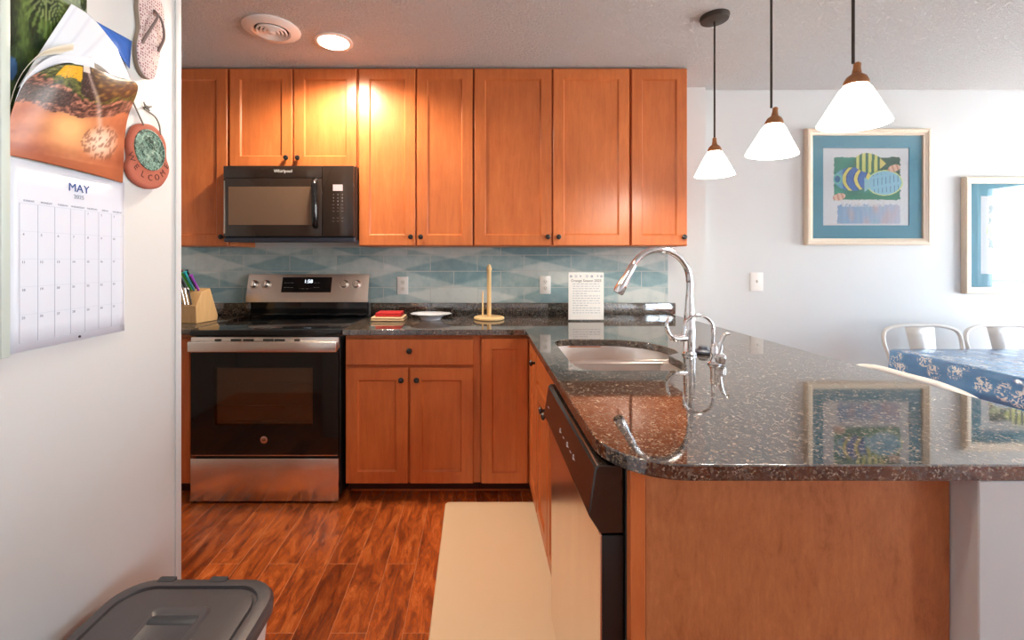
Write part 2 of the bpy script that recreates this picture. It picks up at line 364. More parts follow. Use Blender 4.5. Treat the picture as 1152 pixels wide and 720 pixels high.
def rrect(x0, x1, y0, y1, r, n=6):
    rs = r if isinstance(r, (list, tuple)) else (r,)*4
    out = []
    for (cx_, cy_, a0, rr) in ((x1-rs[0], y0+rs[0], -PI/2, rs[0]), (x1-rs[1], y1-rs[1], 0, rs[1]), (x0+rs[2], y1-rs[2], PI/2, rs[2]), (x0+rs[3], y0+rs[3], PI, rs[3])):
        if rr < 1e-4: out.append((cx_, cy_)); continue
        for k in range(n+1): out.append((cx_+rr*math.cos(a0+PI/2*k/n), cy_+rr*math.sin(a0+PI/2*k/n)))
    return out
def grid_mesh(name, P, nu, nv, colf, mat, parent, thick=.0006):
    """sheet P(u,v) with a printed picture colf(u,v) -> srgb"""
    vs = [P(i/nu, j/nv) for j in range(nv+1) for i in range(nu+1)]
    off = root_loc(parent)
    fs = [(j*(nu+1)+i, j*(nu+1)+i+1, (j+1)*(nu+1)+i+1, (j+1)*(nu+1)+i) for j in range(nv) for i in range(nu)]
    me = bpy.data.meshes.new(name); me.from_pydata([tuple(Vector(v_)-off) for v_ in vs], [], fs)
    ca = me.color_attributes.new('Col', 'FLOAT_COLOR', 'POINT')
    buf = []
    for j in range(nv+1):
        for i in range(nu+1):
            buf += list(srgb(*[max(0, min(255, q)) for q in colf(i/nu, j/nv)]))
    ca.data.foreach_set('color', buf)
    for p in me.polygons: p.use_smooth = True
    me.materials.append(mat); o = link(name, me, parent)
    if thick:
        m_ = o.modifiers.new('thickness', 'SOLIDIFY'); m_.thickness = thick; m_.offset = 0
    return o
def catmull(arr, t):
    n = len(arr)-1; x = t*n; i = min(int(x), n-1); f = x-i
    p0, p1, p2, p3 = arr[max(i-1, 0)], arr[i], arr[i+1], arr[min(i+2, n)]
    return .5*((2*p1)+(p2-p0)*f+(2*p0-5*p1+4*p2-p3)*f*f+(3*p1-p0-3*p2+p3)*f**3)
def lerp3(a_, b_, t): return tuple(a_[i]+(b_[i]-a_[i])*t for i in range(3))
def nz(x, y, z=0): return noise.noise(Vector((x, y, z)))

# ------------------------------------------------------------------ room
CH = 2.452; YW = 2.95; YD = 3.0; XJ = 1.56; XR = 5.2; YB = -2.6; XL = -.985
bm = B(); box(bm, -2.5, XR+.1, YB-.1, YD+.1, -.05, 0); struct('floor', bm, M['floor'])
bm = B(); box(bm, -2.5, XR+.1, YB-.1, YD+.1, CH, CH+.05); struct('ceiling', bm, M['ceiling'])
bm = B(); box(bm, -2.5, XJ, YW, YD+.1, 0, CH); struct('wall_back', bm, M['wall'])
bm = B(); box(bm, XJ, XR, YD, YD+.1, 0, CH); struct('wall_dining', bm, M['wall'])
bm = B()
for y0_, y1_, z0_, z1_ in ((YB, -2.3, 0, CH), (-2.3, -1.0, 0, .35), (-2.3, -1.0, 2.15, CH), (-1.0, 1.46, 0, CH), (1.46, 2.92, 2.05, CH), (2.92, YD, 0, CH)): box(bm, XR, XR+.12, y0_, y1_, z0_, z1_)
struct('wall_right', bm, M['wall'])
bm = B(); box(bm, -2.5, XR+.12, YB-.12, YB, 0, CH); struct('wall_rear', bm, M['wall'])
bm = B(); box(bm, XL-.12, XL, YB, 1.452, 0, CH, .004); struct('wall_left', bm, M['wall'])
bm = B(); box(bm, -2.4, -2.3, .3, YW, 0, CH); box(bm, -2.3, XL-.12, .3, .4, 0, CH); struct('wall_alcove', bm, M['wall'])
# corner bead strip at the end of the partition
bm = B(); box(bm, XL, XL+.004, 1.425, 1.452, 0, CH, .0015); struct('trim_1', bm, M['wall'])
bm = B(); box(bm, XJ, XR, YD-.014, YD, 0, .09, .003); struct('baseboard_dining', bm, M['white_paint'])
# sliding balcony door and added side window
def casement(name, horiz, a0, a1, z0, z1, c, n):
    f = B(); g = B(); t = .05
    def bx_(bm_, p0, p1, q0, q1, d0, d1):
        if horiz: box(bm_, p0, p1, c+d0, c+d1, q0, q1, .003)
        else: box(bm_, c+d0, c+d1, p0, p1, q0, q1, .003)
    bx_(f, a0, a1, z0, z0+t, -.03, .03); bx_(f, a0, a1, z1-t, z1, -.03, .03)
    for k in range(n+1):
        p = a0+(a1-a0-t)*k/n; bx_(f, p, p+t, z0+t, z1-t, -.03, .03)
    bx_(g, a0+t, a1-t, z0+t, z1-t, -.004, .004)
    o = struct(name, f, M['white_paint']); q = obj('pane', g, M['glass'], o, loc=None); return o
casement('door_1', False, 1.46, 2.92, .0, 2.05, XR+.07, 2)
casement('window_added', False, -2.3, -1.0, .35, 2.15, XR+.07, 2)  # unseen window, added to bring daylight onto the partition wall
bm = B(); box(bm, XR+.13, XR+1.6, -.6, 4.4, -.12, -.04); struct('balcony_floor', bm, M['deck'])
t = thing('balcony_railing', 'white balcony railing outside the sliding glass door', 'railing', (XR+1.5, 1.9, -.04))
bm = B(); box(bm, XR+1.47, XR+1.53, -.6, 4.4, .98, 1.03, .006); obj('top_rail', bm, M['white_paint'], t)
bm = B(); box(bm, XR+1.48, XR+1.52, -.6, 4.4, .04, .08, .005); obj('bottom_rail', bm, M['white_paint'], t)
for k in range(24):
    bm = B(); y = -.55+k*.21; box(bm, XR+1.49, XR+1.51, y, y+.02, -.04 if k % 8 == 0 else .08, .98); obj('baluster', bm, M['white_paint'], t)

# ------------------------------------------------------------------ upper cabinets
UF = 2.652      # front of the carcasses; doors stand 20 mm proud
UW = 'orange maple upper cabinet'
def upper(label, x0, x1, z0, doors, name='upper_cabinet', zt=2.449):
    t = thing(name, label, 'cabinet', ((x0+x1)/2, YW-.16, z0), 'wall cabinets above the counter')
    bm = B(); box(bm, x0+.0005, x1-.0005, UF, YW-.001, z0, zt, .001, 1); obj('body', bm, M['wood'], t)
    for (a0, a1, kx) in doors:
        bm = B(); panel_door(bm, (a0, UF-.0005, z0+.004), (1, 0, 0), (0, 0, 1), (0, -1, 0), a1-a0, zt-z0-.014)
        d = obj('door', bm, M['wood'], t)
        if kx is not None: knob(d, (kx, UF-.0205, z0+.055), (0, -1, 0))
    return t
# door edges measured at the door plane (186 px per metre)
upper('single-door upper cabinet with a knob low beside the microwave', -1.93, -1.492, 1.366, [(-1.926, -1.503, -1.53)])
upper('short two-door upper cabinet directly above the microwave', -1.490, -.712, 1.842, [(-1.488, -1.109, -1.14), (-1.100, -.720, -1.07)])
upper('two-door upper cabinet between the microwave cabinet and the wide one', -.710, -.014, 1.366, [(-.705, -.364, -.39), (-.355, -.018, -.33)])
upper('widest two-door upper cabinet, above the paper sign', -.012, .935, 1.366, [(-.006, .460, .435), (.470, .930, .50)])
upper('narrow single-door upper cabinet at the open end beside the pendants', .937, 1.288, 1.366, [(.945, 1.280, 1.255)])

# ------------------------------------------------------------------ tiled backsplash
bm = B(); box(bm, -2.3, 1.300, YW-.008, YW-.0012, .993, 1.365); tag(obj('tile_backsplash', bm, M['tile'], loc=(0, 0, 0)), 'sea-green wave-patterned subway tile backsplash under the cabinets', 'backsplash')

# ------------------------------------------------------------------ microwave
MX0, MX1, MY, MZ0, MZ1 = -1.486, -.712, 2.555, 1.388, 1.838
t = thing('microwave', 'black over-the-range microwave hung under the short cabinet', 'microwave', (-1.1, 2.75, MZ0))
bm = B(); box(bm, MX0, MX1, MY+.03, YW-.010, MZ0+.012, MZ1, .004); obj('body', bm, M['black_satin'], t)
bm = B(); box(bm, MX0, MX1, MY+.012, MY+.10, MZ0, MZ0+.03, .008, 3); obj('vent_trim', bm, M['slate'], t)
bm = B(); box(bm, MX0+.005, MX1-.19, MY, MY+.030, MZ0+.032, MZ1-.075, .003); box(bm, MX0+.005, MX1-.19, MY, MY+.03, MZ1-.073, MZ1-.002, .003)
d = obj('door', bm, M['micro_black'], t)
bm = B(); box(bm, MX0+.035, MX1-.235, MY-.0012, MY+.004, MZ0+.10, MZ1-.125, .0005, 1); obj('window', bm, M['micro_glass'], d)
bm = B(); pts = spline([(MX1-.232, MY+.002, MZ1-.09), (MX1-.222, MY-.035, MZ1-.12), (MX1-.216, MY-.048, MZ1-.22), (MX1-.220, MY-.035, MZ0+.12), (MX1-.228, MY+.002, MZ0+.09)], 7)
sweep(bm, pts, [.012]+[.017]*(len(pts)-2)+[.012], 14, flat=1.0); obj('handle', bm, M['black_gloss'], d)
bm = B(); box(bm, MX1-.187, MX1-.004, MY, MY+.030, MZ0+.032, MZ1-.002, .003); cp = obj('control_panel', bm, M['micro_black'], t)
bm = B(); box(bm, MX1-.125, MX1-.068, MY-.001, MY+.004, MZ1-.150, MZ1-.113); obj('display', bm, M['lcd'], cp)
for r_ in range(9):
    for c_ in range(3):
        if r_ == 6: continue
        x = MX1-.122+c_*.026; z = MZ1-.172-r_*.0195
        text(cp, '123456789.0.timer.clockpowerstart'.split('.')[0][(r_*3+c_) % 9] if r_ < 3 else ('0' if (r_ == 3 and c_ == 1) else '––'), .011, (x, MY-.0006, z), (1, 0, 0), (0, 0, 1), M['lcd'], 'key_print')
text(d, 'Whirlpool', .026, (-1.13, MY-.0006, MZ1-.034), (1, 0, 0), (0, 0, 1), M['plastic_white'], 'logo')
bm = B(); box(bm, MX0+.008, MX0+.016, MY-.002, MY+.002, MZ0+.05, MZ1-.09); obj('edge_trim', bm, M['steel'], d)

# ------------------------------------------------------------------ range
RX0, RX1, RY = -1.506, -.716, 2.29
t = thing('range', 'stainless steel electric range with black glass oven door and smooth cooktop', 'stove', (-1.11, 2.6, 0))
bm = B(); box(bm, RX0+.012, RX1-.004, RY+.03, YW-.012, .02, .885, .003); box(bm, RX0+.05, RX1-.05, RY+.1, YW-.1, 0, .02); obj('body', bm, M['black_satin'], t)
bm = B(); box(bm, RX0, RX1+.006, RY+.0, YW-.075, .882, .914, .006, 3); ck = obj('cooktop', bm, M['black_gloss'], t)
for (cx_, cy_, r_) in ((-1.3, 2.50, .115), (-.92, 2.50, .085), (-1.3, 2.74, .075), (-.92, 2.74, .105)):
    bm = B(); R1 = []
    loft(bm, [[(cx_+q*math.cos(2*PI*i/40), cy_+q*math.sin(2*PI*i/40), .9143) for i in range(40)] for q in (r_, r_-.0025)], False, False)
    obj('burner_ring', bm, M['ink_dark'], ck)
# back guard
bm = B()
pr = [(YW-.012, 1.186), (YW-.055, 1.186), (YW-.098, 1.042), (YW-.098, 1.005), (YW-.012, 1.005)]
loft(bm, [[(x, y, z) for y, z in pr] for x in (RX0+.0, RX1+.01)]); bg_ = obj('backguard', bm, M['steel'], t, 25)
bm = B(); box(bm, RX0+.018, RX1-.002, YW-.07, YW-.012, .915, 1.006, .002); box(bm, RX0+.01, RX1-.0, YW-.085, YW-.070, .915, .93, .003); obj('backguard_base', bm, M['black_gloss'], t)
def bgp(x, z, off=0):  # point on the sloping face
    f = (z-1.042)/(1.186-1.042); return (x, YW-.098+.043*f-off, z+off*.25)
Nb = Vector((0, -1, .299)).normalized(); Vb = Vector((0, .299, 1)).normalized()
bm = B()
q = [bgp(-1.278, 1.068), bgp(-.952, 1.068), bgp(-.952, 1.166), bgp(-1.278, 1.166)]
loft(bm, [[Vector(p) for p in q], [Vector(p)+Nb*.003 for p in q]]); dp = obj('display_panel', bm, M['black_gloss'], bg_)
text(dp, '1:58', .034, Vector(bgp(-1.105, 1.138))+Nb*.0034, (1, 0, 0), Vb, M['display'], 'clock_digits')
for i in range(5):
    for j in range(2):
        text(dp, '––', .016, Vector(bgp(-1.255+i*.022+(0 if i < 3 else .13), 1.130-j*.03))+Nb*.0034, (1, 0, 0), Vb, M['plastic_white'], 'key_print')
text(dp, '·  ––  ––   ·', .018, Vector(bgp(-1.12, 1.092))+Nb*.0034, (1, 0, 0), Vb, M['plastic_white'], 'key_print')
for x in (-1.462, -1.382, -.865, -.785):
    bm = B(); lathe(bm, [(.030, 0), (.030, .006), (.024, .008), (.022, .028), (.019, .031), (.004, .031)], bgp(x, 1.118), Nb, 24)
    kn = obj('burner_knob', bm, M['steel_v'], bg_)
    bm = B(); c0 = Vector(bgp(x, 1.118))+Nb*.030; w_ = Vector((1, 0, 0))*.004
    lo = [c0-w_-Vb*.019, c0+w_-Vb*.019, c0+w_+Vb*.019, c0-w_+Vb*.019]; loft(bm, [lo, [p+Nb*.006 for p in lo]]); obj('pointer', bm, M['steel'], kn)
# oven door: glass sheet over a lined cavity
DZ0, DZ1 = .247, .80
bm = B(); box(bm, RX0+.004, RX1-.006, RY+.006, RY+.034, .815, .876, .003)
vt = obj('vent_trim', bm, M['steel'], t)
for k, (a0, w_) in enumerate(((.13, .035), (.215, .055), (.28, .055), (.385, .055), (.445, .055), (.55, .03))):
    bm = B(); box(bm, RX0+a0, RX0+a0+w_, RY+.0045, RY+.009, .855, .866); obj('vent_slot', bm, M['black_matte'], vt)
bm = B(); gl = DZ0+.0
# door frame ring around the window
X0, X1 = RX0+.006, RX1-.008; wx0, wx1, wz0, wz1 = X0+.125, X1-.135, DZ0+.165, DZ1-.085
for (a0, a1, b0, b1) in ((X0, wx0, DZ0, DZ1), (wx1, X1, DZ0, DZ1), (wx0, wx1, DZ0, wz0), (wx0, wx1, wz1, DZ1)): box(bm, a0, a1, RY+.004, RY+.029, b0, b1)
dr = obj('oven_door', bm, M['black_gloss'], t)
bm = B(); box(bm, wx0, wx1, RY+.0045, RY+.009, wz0, wz1); obj('window', bm, M['smoked'], dr)
bm = B(); box(bm, wx0, wx1, RY+.0265, RY+.029, wz0, wz1); obj('window_liner', bm, M['oven_liner'], dr)
for z in (wz0+.02, wz0+.10, wz0+.22):
    bm = B(); sweep(bm, [(wx0+.01, RY+.019, z), (wx1-.01, RY+.019, z)], .002, 8); obj('rack_bar', bm, M['steel'], dr)
bm = B(); box(bm, X0, X1, RY-.030, RY-.012, .802, .858, .006, 3)
for x in (X0, X1-.03): box(bm, x, x+.03, RY-.014, RY+.008, .806, .852, .003)
obj('handle', bm, M['steel'], dr)
bm = B(); box(bm, X0+.002, X1-.002, RY+.0035, RY+.006, DZ0+.004, DZ0+.008); obj('lower_trim', bm, M['steel'], dr)
bm = B(); lathe(bm, [(.019, 0), (.019, .0015), (.016, .002)], (-1.115, RY+.004, .335), (0, -1, 0), 28); lg = obj('logo', bm, M['steel'], dr)
text(lg, 'GE', .018, (-1.115, RY+.0015, .335), (1, 0, 0), (0, 0, 1), M['ink_dark'], 'lettering')
bm = B(); box(bm, RX0+.004, RX1-.006, RY, RY+.029, .012, .238, .004); obj('storage_drawer', bm, M['steel_v'], t)

# ------------------------------------------------------------------ base cabinets
BF = 2.345   # carcass front
def base_box(bm, x0, x1, y0=BF, y1=YW-.002): box(bm, x0, x1, y0, y1, .085, .882, .001, 1)
t = thing('base_cabinet', 'base cabinet with one drawer over two doors next to the range', 'cabinet', (-.35, 2.65, 0), 'base cabinets')
bm = B(); base_box(bm, -.700, .026); bo = obj('body', bm, M['wood'], t)
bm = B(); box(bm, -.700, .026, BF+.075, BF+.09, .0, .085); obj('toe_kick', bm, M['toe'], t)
bm = B(); box(bm, -.69, .30, BF+.070, BF+.0745, .0, .012, .002); obj('shoe_molding', bm, M['wood'], bo)
bm = B(); slab_front(bm, (-.694, BF-.0005, .722), (1, 0, 0), (0, 0, 1), (0, -1, 0), .682, .137); d = obj('drawer', bm, M['wood'], t); knob(d, (-.352, BF-.0205, .80), (0, -1, 0))
for a0, a1, kx in ((-.694, -.362, -.395), (-.350, -.012, -.313)):
    bm = B(); panel_door(bm, (a0, BF-.0005, .088), (1, 0, 0), (0, 0, 1), (0, -1, 0), a1-a0, .615); d = obj('door', bm, M['wood'], t); knob(d, (kx, BF-.0205, .645), (0, -1, 0))
PF = .305    # peninsula carcass face (doors project towards -x)
t = thing('corner_cabinet', 'inside corner base cabinet with full-height folding doors', 'cabinet', (.6, 2.6, 0), 'base cabinets')
bm = B()
ol = [(.028, BF), (PF, BF), (PF, 2.045), (.86, 2.045), (.86, YW-.002), (.028, YW-.002)]
extrude_outline(bm, [(x, y, .085) for x, y in ol], (0, 0, .797)); obj('body', bm, M['wood'], t)
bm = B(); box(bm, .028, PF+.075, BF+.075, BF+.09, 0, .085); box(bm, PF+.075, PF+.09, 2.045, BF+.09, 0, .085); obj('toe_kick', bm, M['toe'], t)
bm = B(); panel_door(bm, (.032, BF-.0005, .088), (1, 0, 0), (0, 0, 1), (0, -1, 0), .248, .775, fr=.055); obj('door', bm, M['wood'], t)
bm = B(); panel_door(bm, (PF+.0005, 2.318, .088), (0, -1, 0), (0, 0, 1), (-1, 0, 0), .262, .775, fr=.055); d = obj('door', bm, M['wood'], t); knob(d, (PF-.0195, 2.085, .79), (-1, 0, 0))
t = thing('sink_base_cabinet', 'peninsula sink base cabinet with a false drawer front over two doors', 'cabinet', (.6, 1.74, 0), 'base cabinets')
bm = B(); box(bm, PF, .86, 1.447, 2.044, .085, .62, .001, 1); box(bm, PF, PF+.018, 1.447, 2.044, .62, .882); box(bm, PF, .86, 2.028, 2.044, .62, .882); box(bm, PF, .86, 1.447, 1.463, .62, .882); obj('body', bm, M['wood'], t)
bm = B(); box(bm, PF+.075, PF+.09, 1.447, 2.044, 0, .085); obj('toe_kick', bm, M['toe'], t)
bm = B(); slab_front(bm, (PF+.0005, 2.038, .722), (0, -1, 0), (0, 0, 1), (-1, 0, 0), .585, .141); obj('false_drawer_front', bm, M['wood'], t)
for a0, a1, kx in ((2.038, 1.748, 1.775), (1.738, 1.453, 1.71)):
    bm = B(); panel_door(bm, (PF+.0005, a0, .088), (0, -1, 0), (0, 0, 1), (-1, 0, 0), a0-a1, .615, fr=.055); d = obj('door', bm, M['wood'], t); knob(d, (PF-.0195, kx, .67), (-1, 0, 0))
t = thing('base_cabinet', 'base cabinet mostly hidden past the range, under the knife block', 'cabinet', (-1.9, 2.65, 0), 'base cabinets')
bm = B(); base_box(bm, -2.29, -1.512); obj('body', bm, M['wood'], t)
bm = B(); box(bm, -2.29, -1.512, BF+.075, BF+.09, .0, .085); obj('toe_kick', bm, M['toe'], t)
bm = B(); panel_door(bm, (-2.28, BF-.0005, .088), (1, 0, 0), (0, 0, 1), (0, -1, 0), .756, .775); obj('door', bm, M['wood'], t)
# peninsula end panel + half wall
t = thing('peninsula_end_panel', 'large blotchy brown wood panel closing the end of the peninsula', 'panel', (.6, .87, 0))
bm = B(); box(bm, .330, .922, .846, .864, 0, .882, .001, 1); obj('panel', bm, M['panel_wood'], t)
bm = B(); box(bm, .300, .329, .842, .864, 0, .882, .0015, 1); obj('corner_stile', bm, M['wood'], t)
bm = B(); box(bm, .924, 1.22, .799, YW-.002, 0, .882, .002, 1); struct('wall_peninsula', bm, M['wall'])

# ------------------------------------------------------------------ worktops
GT, GB = .914, .884
outer = [(-.706, YW-.002), (-.706, 2.305), (.262, 2.305)]
outer += [(.250, .935)]
outer += [(.25+.14-.14*math.cos(a_), .933-.14*math.sin(a_)) for a_ in [PI/2*k/8 for k in range(1, 9)]]
outer += [(1.36, .793), (1.33, YW-.002)]
hole = rrect(.345, .80, 1.465, 2.03, .07, 5)
# sink cut-out: near bowl shallower than the far one
hole = [(.41, 1.465), (.66, 1.465), (.71, 1.485), (.742, 1.53), (.750, 1.60), (.750, 1.69), (.775, 1.715), (.812, 1.74), (.82, 1.80), (.80, 1.89), (.75, 1.965), (.67, 2.01), (.58, 2.025), (.43, 2.025), (.385, 2.012), (.362, 1.98), (.355, 1.93), (.345, 1.56), (.352, 1.51), (.375, 1.478)]
hole = hole[::-1]
bm = B(); extrude_outline(bm, [(x, y, GB) for x, y in outer], (0, 0, GT-GB), [[(x, y, GB) for x, y in hole]])
wt = obj('granite_worktop', bm, M['granite'], loc=(0, 0, 0)); tag(wt, 'dark speckled granite worktop running along the wall and over the peninsula', 'countertop')
bv = wt.modifiers.new('round_edge', 'BEVEL'); bv.width = .009; bv.segments = 4; bv.limit_method = 'ANGLE'; bv.angle_limit = math.radians(60); bv.harden_normals = True
bm = B(); box(bm, -.706, 1.345, YW-.024, YW-.0085, GT, .992, .002); obj('upstand', bm, M['granite'], wt)
bm = B(); box(bm, -2.295, -1.512, 2.305, YW-.002, GB, GT, .006, 3)
w2 = tag(obj('granite_worktop', bm, M['granite'], loc=(0, 0, 0)), 'short dark granite worktop under the knife block', 'countertop')
bm = B(); box(bm, -2.295, -1.512, YW-.024, YW-.0085, GT, .992, .002); obj('upstand', bm, M['granite'], w2)

# ------------------------------------------------------------------ sink
t = thing('kitchen_sink', 'double bowl stainless undermount sink in the granite peninsula', 'sink', (.58, 1.75, .68))
def bowl(name, out, depth):
    bm = B(); cx_ = sum(p[0] for p in out)/len(out); cy_ = sum(p[1] for p in out)/len(out)
    def rr(s, z): return [(cx_+(x-cx_)*s, cy_+(y-cy_)*s, z) for x, y in out]
    rings = [rr(1.05, .8825), rr(1.0, .8825), rr(.985, .875), rr(.95, .74), rr(.90, .695), rr(.80, .685), rr(.15, .68), rr(.03, .68)]
    loft(bm, rings, False, True); o = obj(name, bm, M['sink_steel'], t); m_ = o.modifiers.new('gauge', 'SOLIDIFY'); m_.thickness = .0015; m_.offset = 0
    bm = B(); lathe(bm, [(.042, 0), (.044, .003), (.036, .004), (.03, -.001)], (cx_, cy_, .6815), (0, 0, 1), 24); obj('drain', bm, M['chrome'], o); return o
far = [(.355, 1.752), (.77, 1.752), (.815, 1.78), (.822, 1.83), (.80, 1.90), (.75, 1.968), (.67, 2.014), (.58, 2.03), (.43, 2.03), (.38, 2.015), (.358, 1.98), (.350, 1.92)]
near = [(.42, 1.46), (.66, 1.46), (.712, 1.48), (.745, 1.53), (.752, 1.60), (.752, 1.70), (.735, 1.722), (.35, 1.722), (.342, 1.58), (.35, 1.50), (.375, 1.47)]
bowl('far_bowl', far, .2); bowl('near_bowl', near, .2)
bm = B(); box(bm, .355, .81, 1.712, 1.760, .872, .881, .004, 3); obj('divider', bm, M['sink_steel'], t)

GI = GT+.0009
# ------------------------------------------------------------------ main tap
FX, FY = .838, 1.706
t = thing('kitchen_faucet', 'tall chrome gooseneck pull-down faucet behind the sink', 'faucet', (FX, FY, GI))
bm = B(); lathe(bm, [(.027, 0), (.027, .006), (.022, .012), (.0215, .05), (.0225, .09), (.0195, .15), (.0145, .22), (.012, .235), (.011, .24)], (FX, FY, GI), seg=28); obj('body', bm, M['chrome'], t)
arc = [(FX, FY, GI+.22), (FX+.002, FY, GI+.28)]
R_ = .120; cx_, cz_ = FX-R_, GI+.288
for k in range(0, 13):
    a_ = math.radians(k*12.5); arc.append((cx_+R_*math.cos(a_), FY-.01*k/12, cz_+R_*math.sin(a_)*1.02))
bm = B(); sweep(bm, spline(arc, 3), .0125, 18); obj('spout', bm, M['chrome'], t)
e0 = Vector(arc[-1]); dirv = (Vector(arc[-1])-Vector(arc[-2])).normalized(); dirv = (dirv+Vector((-.05, 0, -.3))).normalized()
bm = B(); lathe(bm, [(.0128, -.004), (.015, .006), (.0155, .05), (.020, .085), (.0215, .118), (.019, .124), (.012, .124)], e0, dirv, 24); sh = obj('spray_head', bm, M['chrome'], t)
bm = B(); box(bm, e0.x-.028, e0.x-.018, e0.y-.006, e0.y+.006, e0.z-.075, e0.z-.045, .002); obj('button', bm, M['black_satin'], sh)
bm = B(); sweep(bm, spline([(FX-.01, FY, GI+.066), (FX-.055, FY-.012, GI+.064), (FX-.075, FY-.016, GI+.070)], 5), [.0155, .013], 16)
sweep(bm, spline([(FX-.060, FY-.014, GI+.066), (FX-.085, FY-.018, GI+.080), (FX-.098, FY-.020, GI+.115), (FX-.088, FY-.020, GI+.150)], 6), [.012, .0045], 12)
obj('handle', bm, M['chrome'], t)
# filtered-water tap
GX, GY = .850, 1.55
t = thing('filter_faucet', 'small curved chrome drinking-water faucet with a swan lever, beside the tall one', 'faucet', (GX, GY, GI))
bm = B(); lathe(bm, [(.023, 0), (.023, .004), (.015, .010), (.0125, .030), (.0135, .055), (.009, .072), (.006, .076)], (GX, GY, GI), seg=24); obj('body', bm, M['chrome'], t)
arc = [(GX-.004, GY, GI+.06), (GX-.004, GY, GI+.12)]
for k in range(13):
    a_ = math.radians(k*15); arc.append((GX-.004-.052+.052*math.cos(a_), GY, GI+.125+.048*math.sin(a_)))
arc.append((GX-.110, GY, GI+.105))
bm = B(); sweep(bm, spline(arc, 3), .0055, 12); obj('spout', bm, M['chrome'], t)
bm = B(); lathe(bm, [(.019, -.018), (.022, -.01), (.022, .008), (.014, .018)], (GX+.016, GY-.004, GI+.022), (0, 0, 1), 20)
sweep(bm, spline([(GX+.014, GY-.004, GI+.03), (GX+.020, GY-.006, GI+.075), (GX+.032, GY-.008, GI+.105), (GX+.050, GY-.010, GI+.110)], 6), [.010, .004], 12); obj('handle', bm, M['chrome'], t)
bm = B(); lathe(bm, [(.034, 0), (.038, .004), (.036, .010), (.02, .016), (.016, .026), (.006, .030)], (.905, 1.73, GI), seg=24); tag(obj('sink_stopper', bm, M['slate']), 'small dark rubber sink stopper lying behind the chrome faucets', 'sink stopper')

# ------------------------------------------------------------------ dishwasher
t = thing('dishwasher', 'stainless front dishwasher with black control console, under the peninsula', 'dishwasher', (.6, 1.15, 0))
bm = B(); box(bm, .300, .86, .868, 1.444, .09, .878, .002, 1); box(bm, .37, .40, .868, 1.444, 0, .09); obj('tub', bm, M['black_matte'], t)
bm = B(); box(bm, .254, .298, .872, 1.440, .10, .735, .003); dd = obj('door', bm, M['black_satin'], t)
bm = B(); box(bm, .2505, .2545, .874, 1.438, .10, .735, .001, 1); obj('front_skin', bm, M['steel_v'], dd)
bm = B(); pr = [(.298, .738), (.250, .738), (.226, .775), (.240, .868), (.246, .876), (.298, .876)]
loft(bm, [[(x, y, z) for x, z in pr] for y in (.872, 1.440)]); cc = obj('console', bm, M['micro_black'], t, 25)
bv = cc.modifiers.new('soft', 'BEVEL'); bv.width = .004; bv.segments = 3
Vc = Vector((.014, 0, .093)).normalized()
for i, y in enumerate((1.03, 1.065, 1.10, 1.15, 1.19)):
    text(cc, '––' if i % 2 else '○–', .016, (.2318, y, .818), (0, -1, 0), Vc, M['plastic_white'], 'key_print')
text(cc, '––', .02, (.2318, 1.385, .818), (0, -1, 0), Vc, M['plastic_white'], 'key_print')
bm = B(); box(bm, .2475, .252, .874, 1.438, .737, .741); obj('seam_trim', bm, M['steel'], dd)

# ------------------------------------------------------------------ outlets, switch
def outlet(label, x, z, y, group='wall outlets on the tiles'):
    t = thing('wall_outlet', label, 'outlet', (x, y, z), group)
    bm = B(); box(bm, x-.037, x+.037, y-.006, y-.0003, z-.060, z+.060, .003, 2); obj('cover_plate', bm, M['plastic_white'], t)
    for dz in (.022, -.022):
        bm = B(); lathe(bm, [(.017, 0), (.0165, .002)], (x, y-.0055, z+dz), (0, -1, 0), 20); s = obj('socket', bm, M['cream'], t)
        bm = B()
        for dx in (-.006, .006): box(bm, x+dx-.001, x+dx+.001, y-.0082, y-.0072, z+dz-.002, z+dz+.006)
        lathe(bm, [(.0022, 0), (.002, .0005)], (x, y-.0076, z+dz-.008), (0, -1, 0), 10); obj('slot', bm, M['ink_dark'], s)
outlet('white outlet on the tiles between the range and the wooden towel holder', -.492, 1.108, YW-.008)
outlet('white outlet on the tiles beside the paper sign', .470, 1.112, YW-.008)
t = thing('light_switch', 'white toggle light switch on the plain dining wall', 'light switch', (1.935, YD, 1.13))
bm = B(); box(bm, 1.935-.045, 1.935+.045, YD-.007, YD-.0003, 1.13-.064, 1.13+.064, .003); obj('cover_plate', bm, M['plastic_white'], t)
bm = B(); box(bm, 1.931, 1.939, YD-.018, YD-.006, 1.125, 1.145, .002); obj('toggle', bm, M['cream'], t)

# ------------------------------------------------------------------ things on the wall counter
# paper towel stand
t = thing('paper_towel_holder', 'empty pale wooden paper towel stand on the granite', 'paper towel holder', (.084, 2.72, GI))
bm = B(); lathe(bm, [(.090, 0), (.094, .004), (.094, .012), (.088, .017), (.01, .018)], (.084, 2.70, GI), seg=40); obj('base', bm, M['dowel'], t)
bm = B(); lathe(bm, [(.013, .017), (.0135, .30), (.017, .305), (.017, .315), (.012, .325), (.011, .335), (.004, .34)], (.084, 2.70, GI), seg=18); obj('post', bm, M['dowel'], t)
bm = B(); lathe(bm, [(.006, .017), (.0045, .17), (.002, .176)], (.044, 2.675, GI), seg=12); obj('tension_rod', bm, M['dowel'], t)
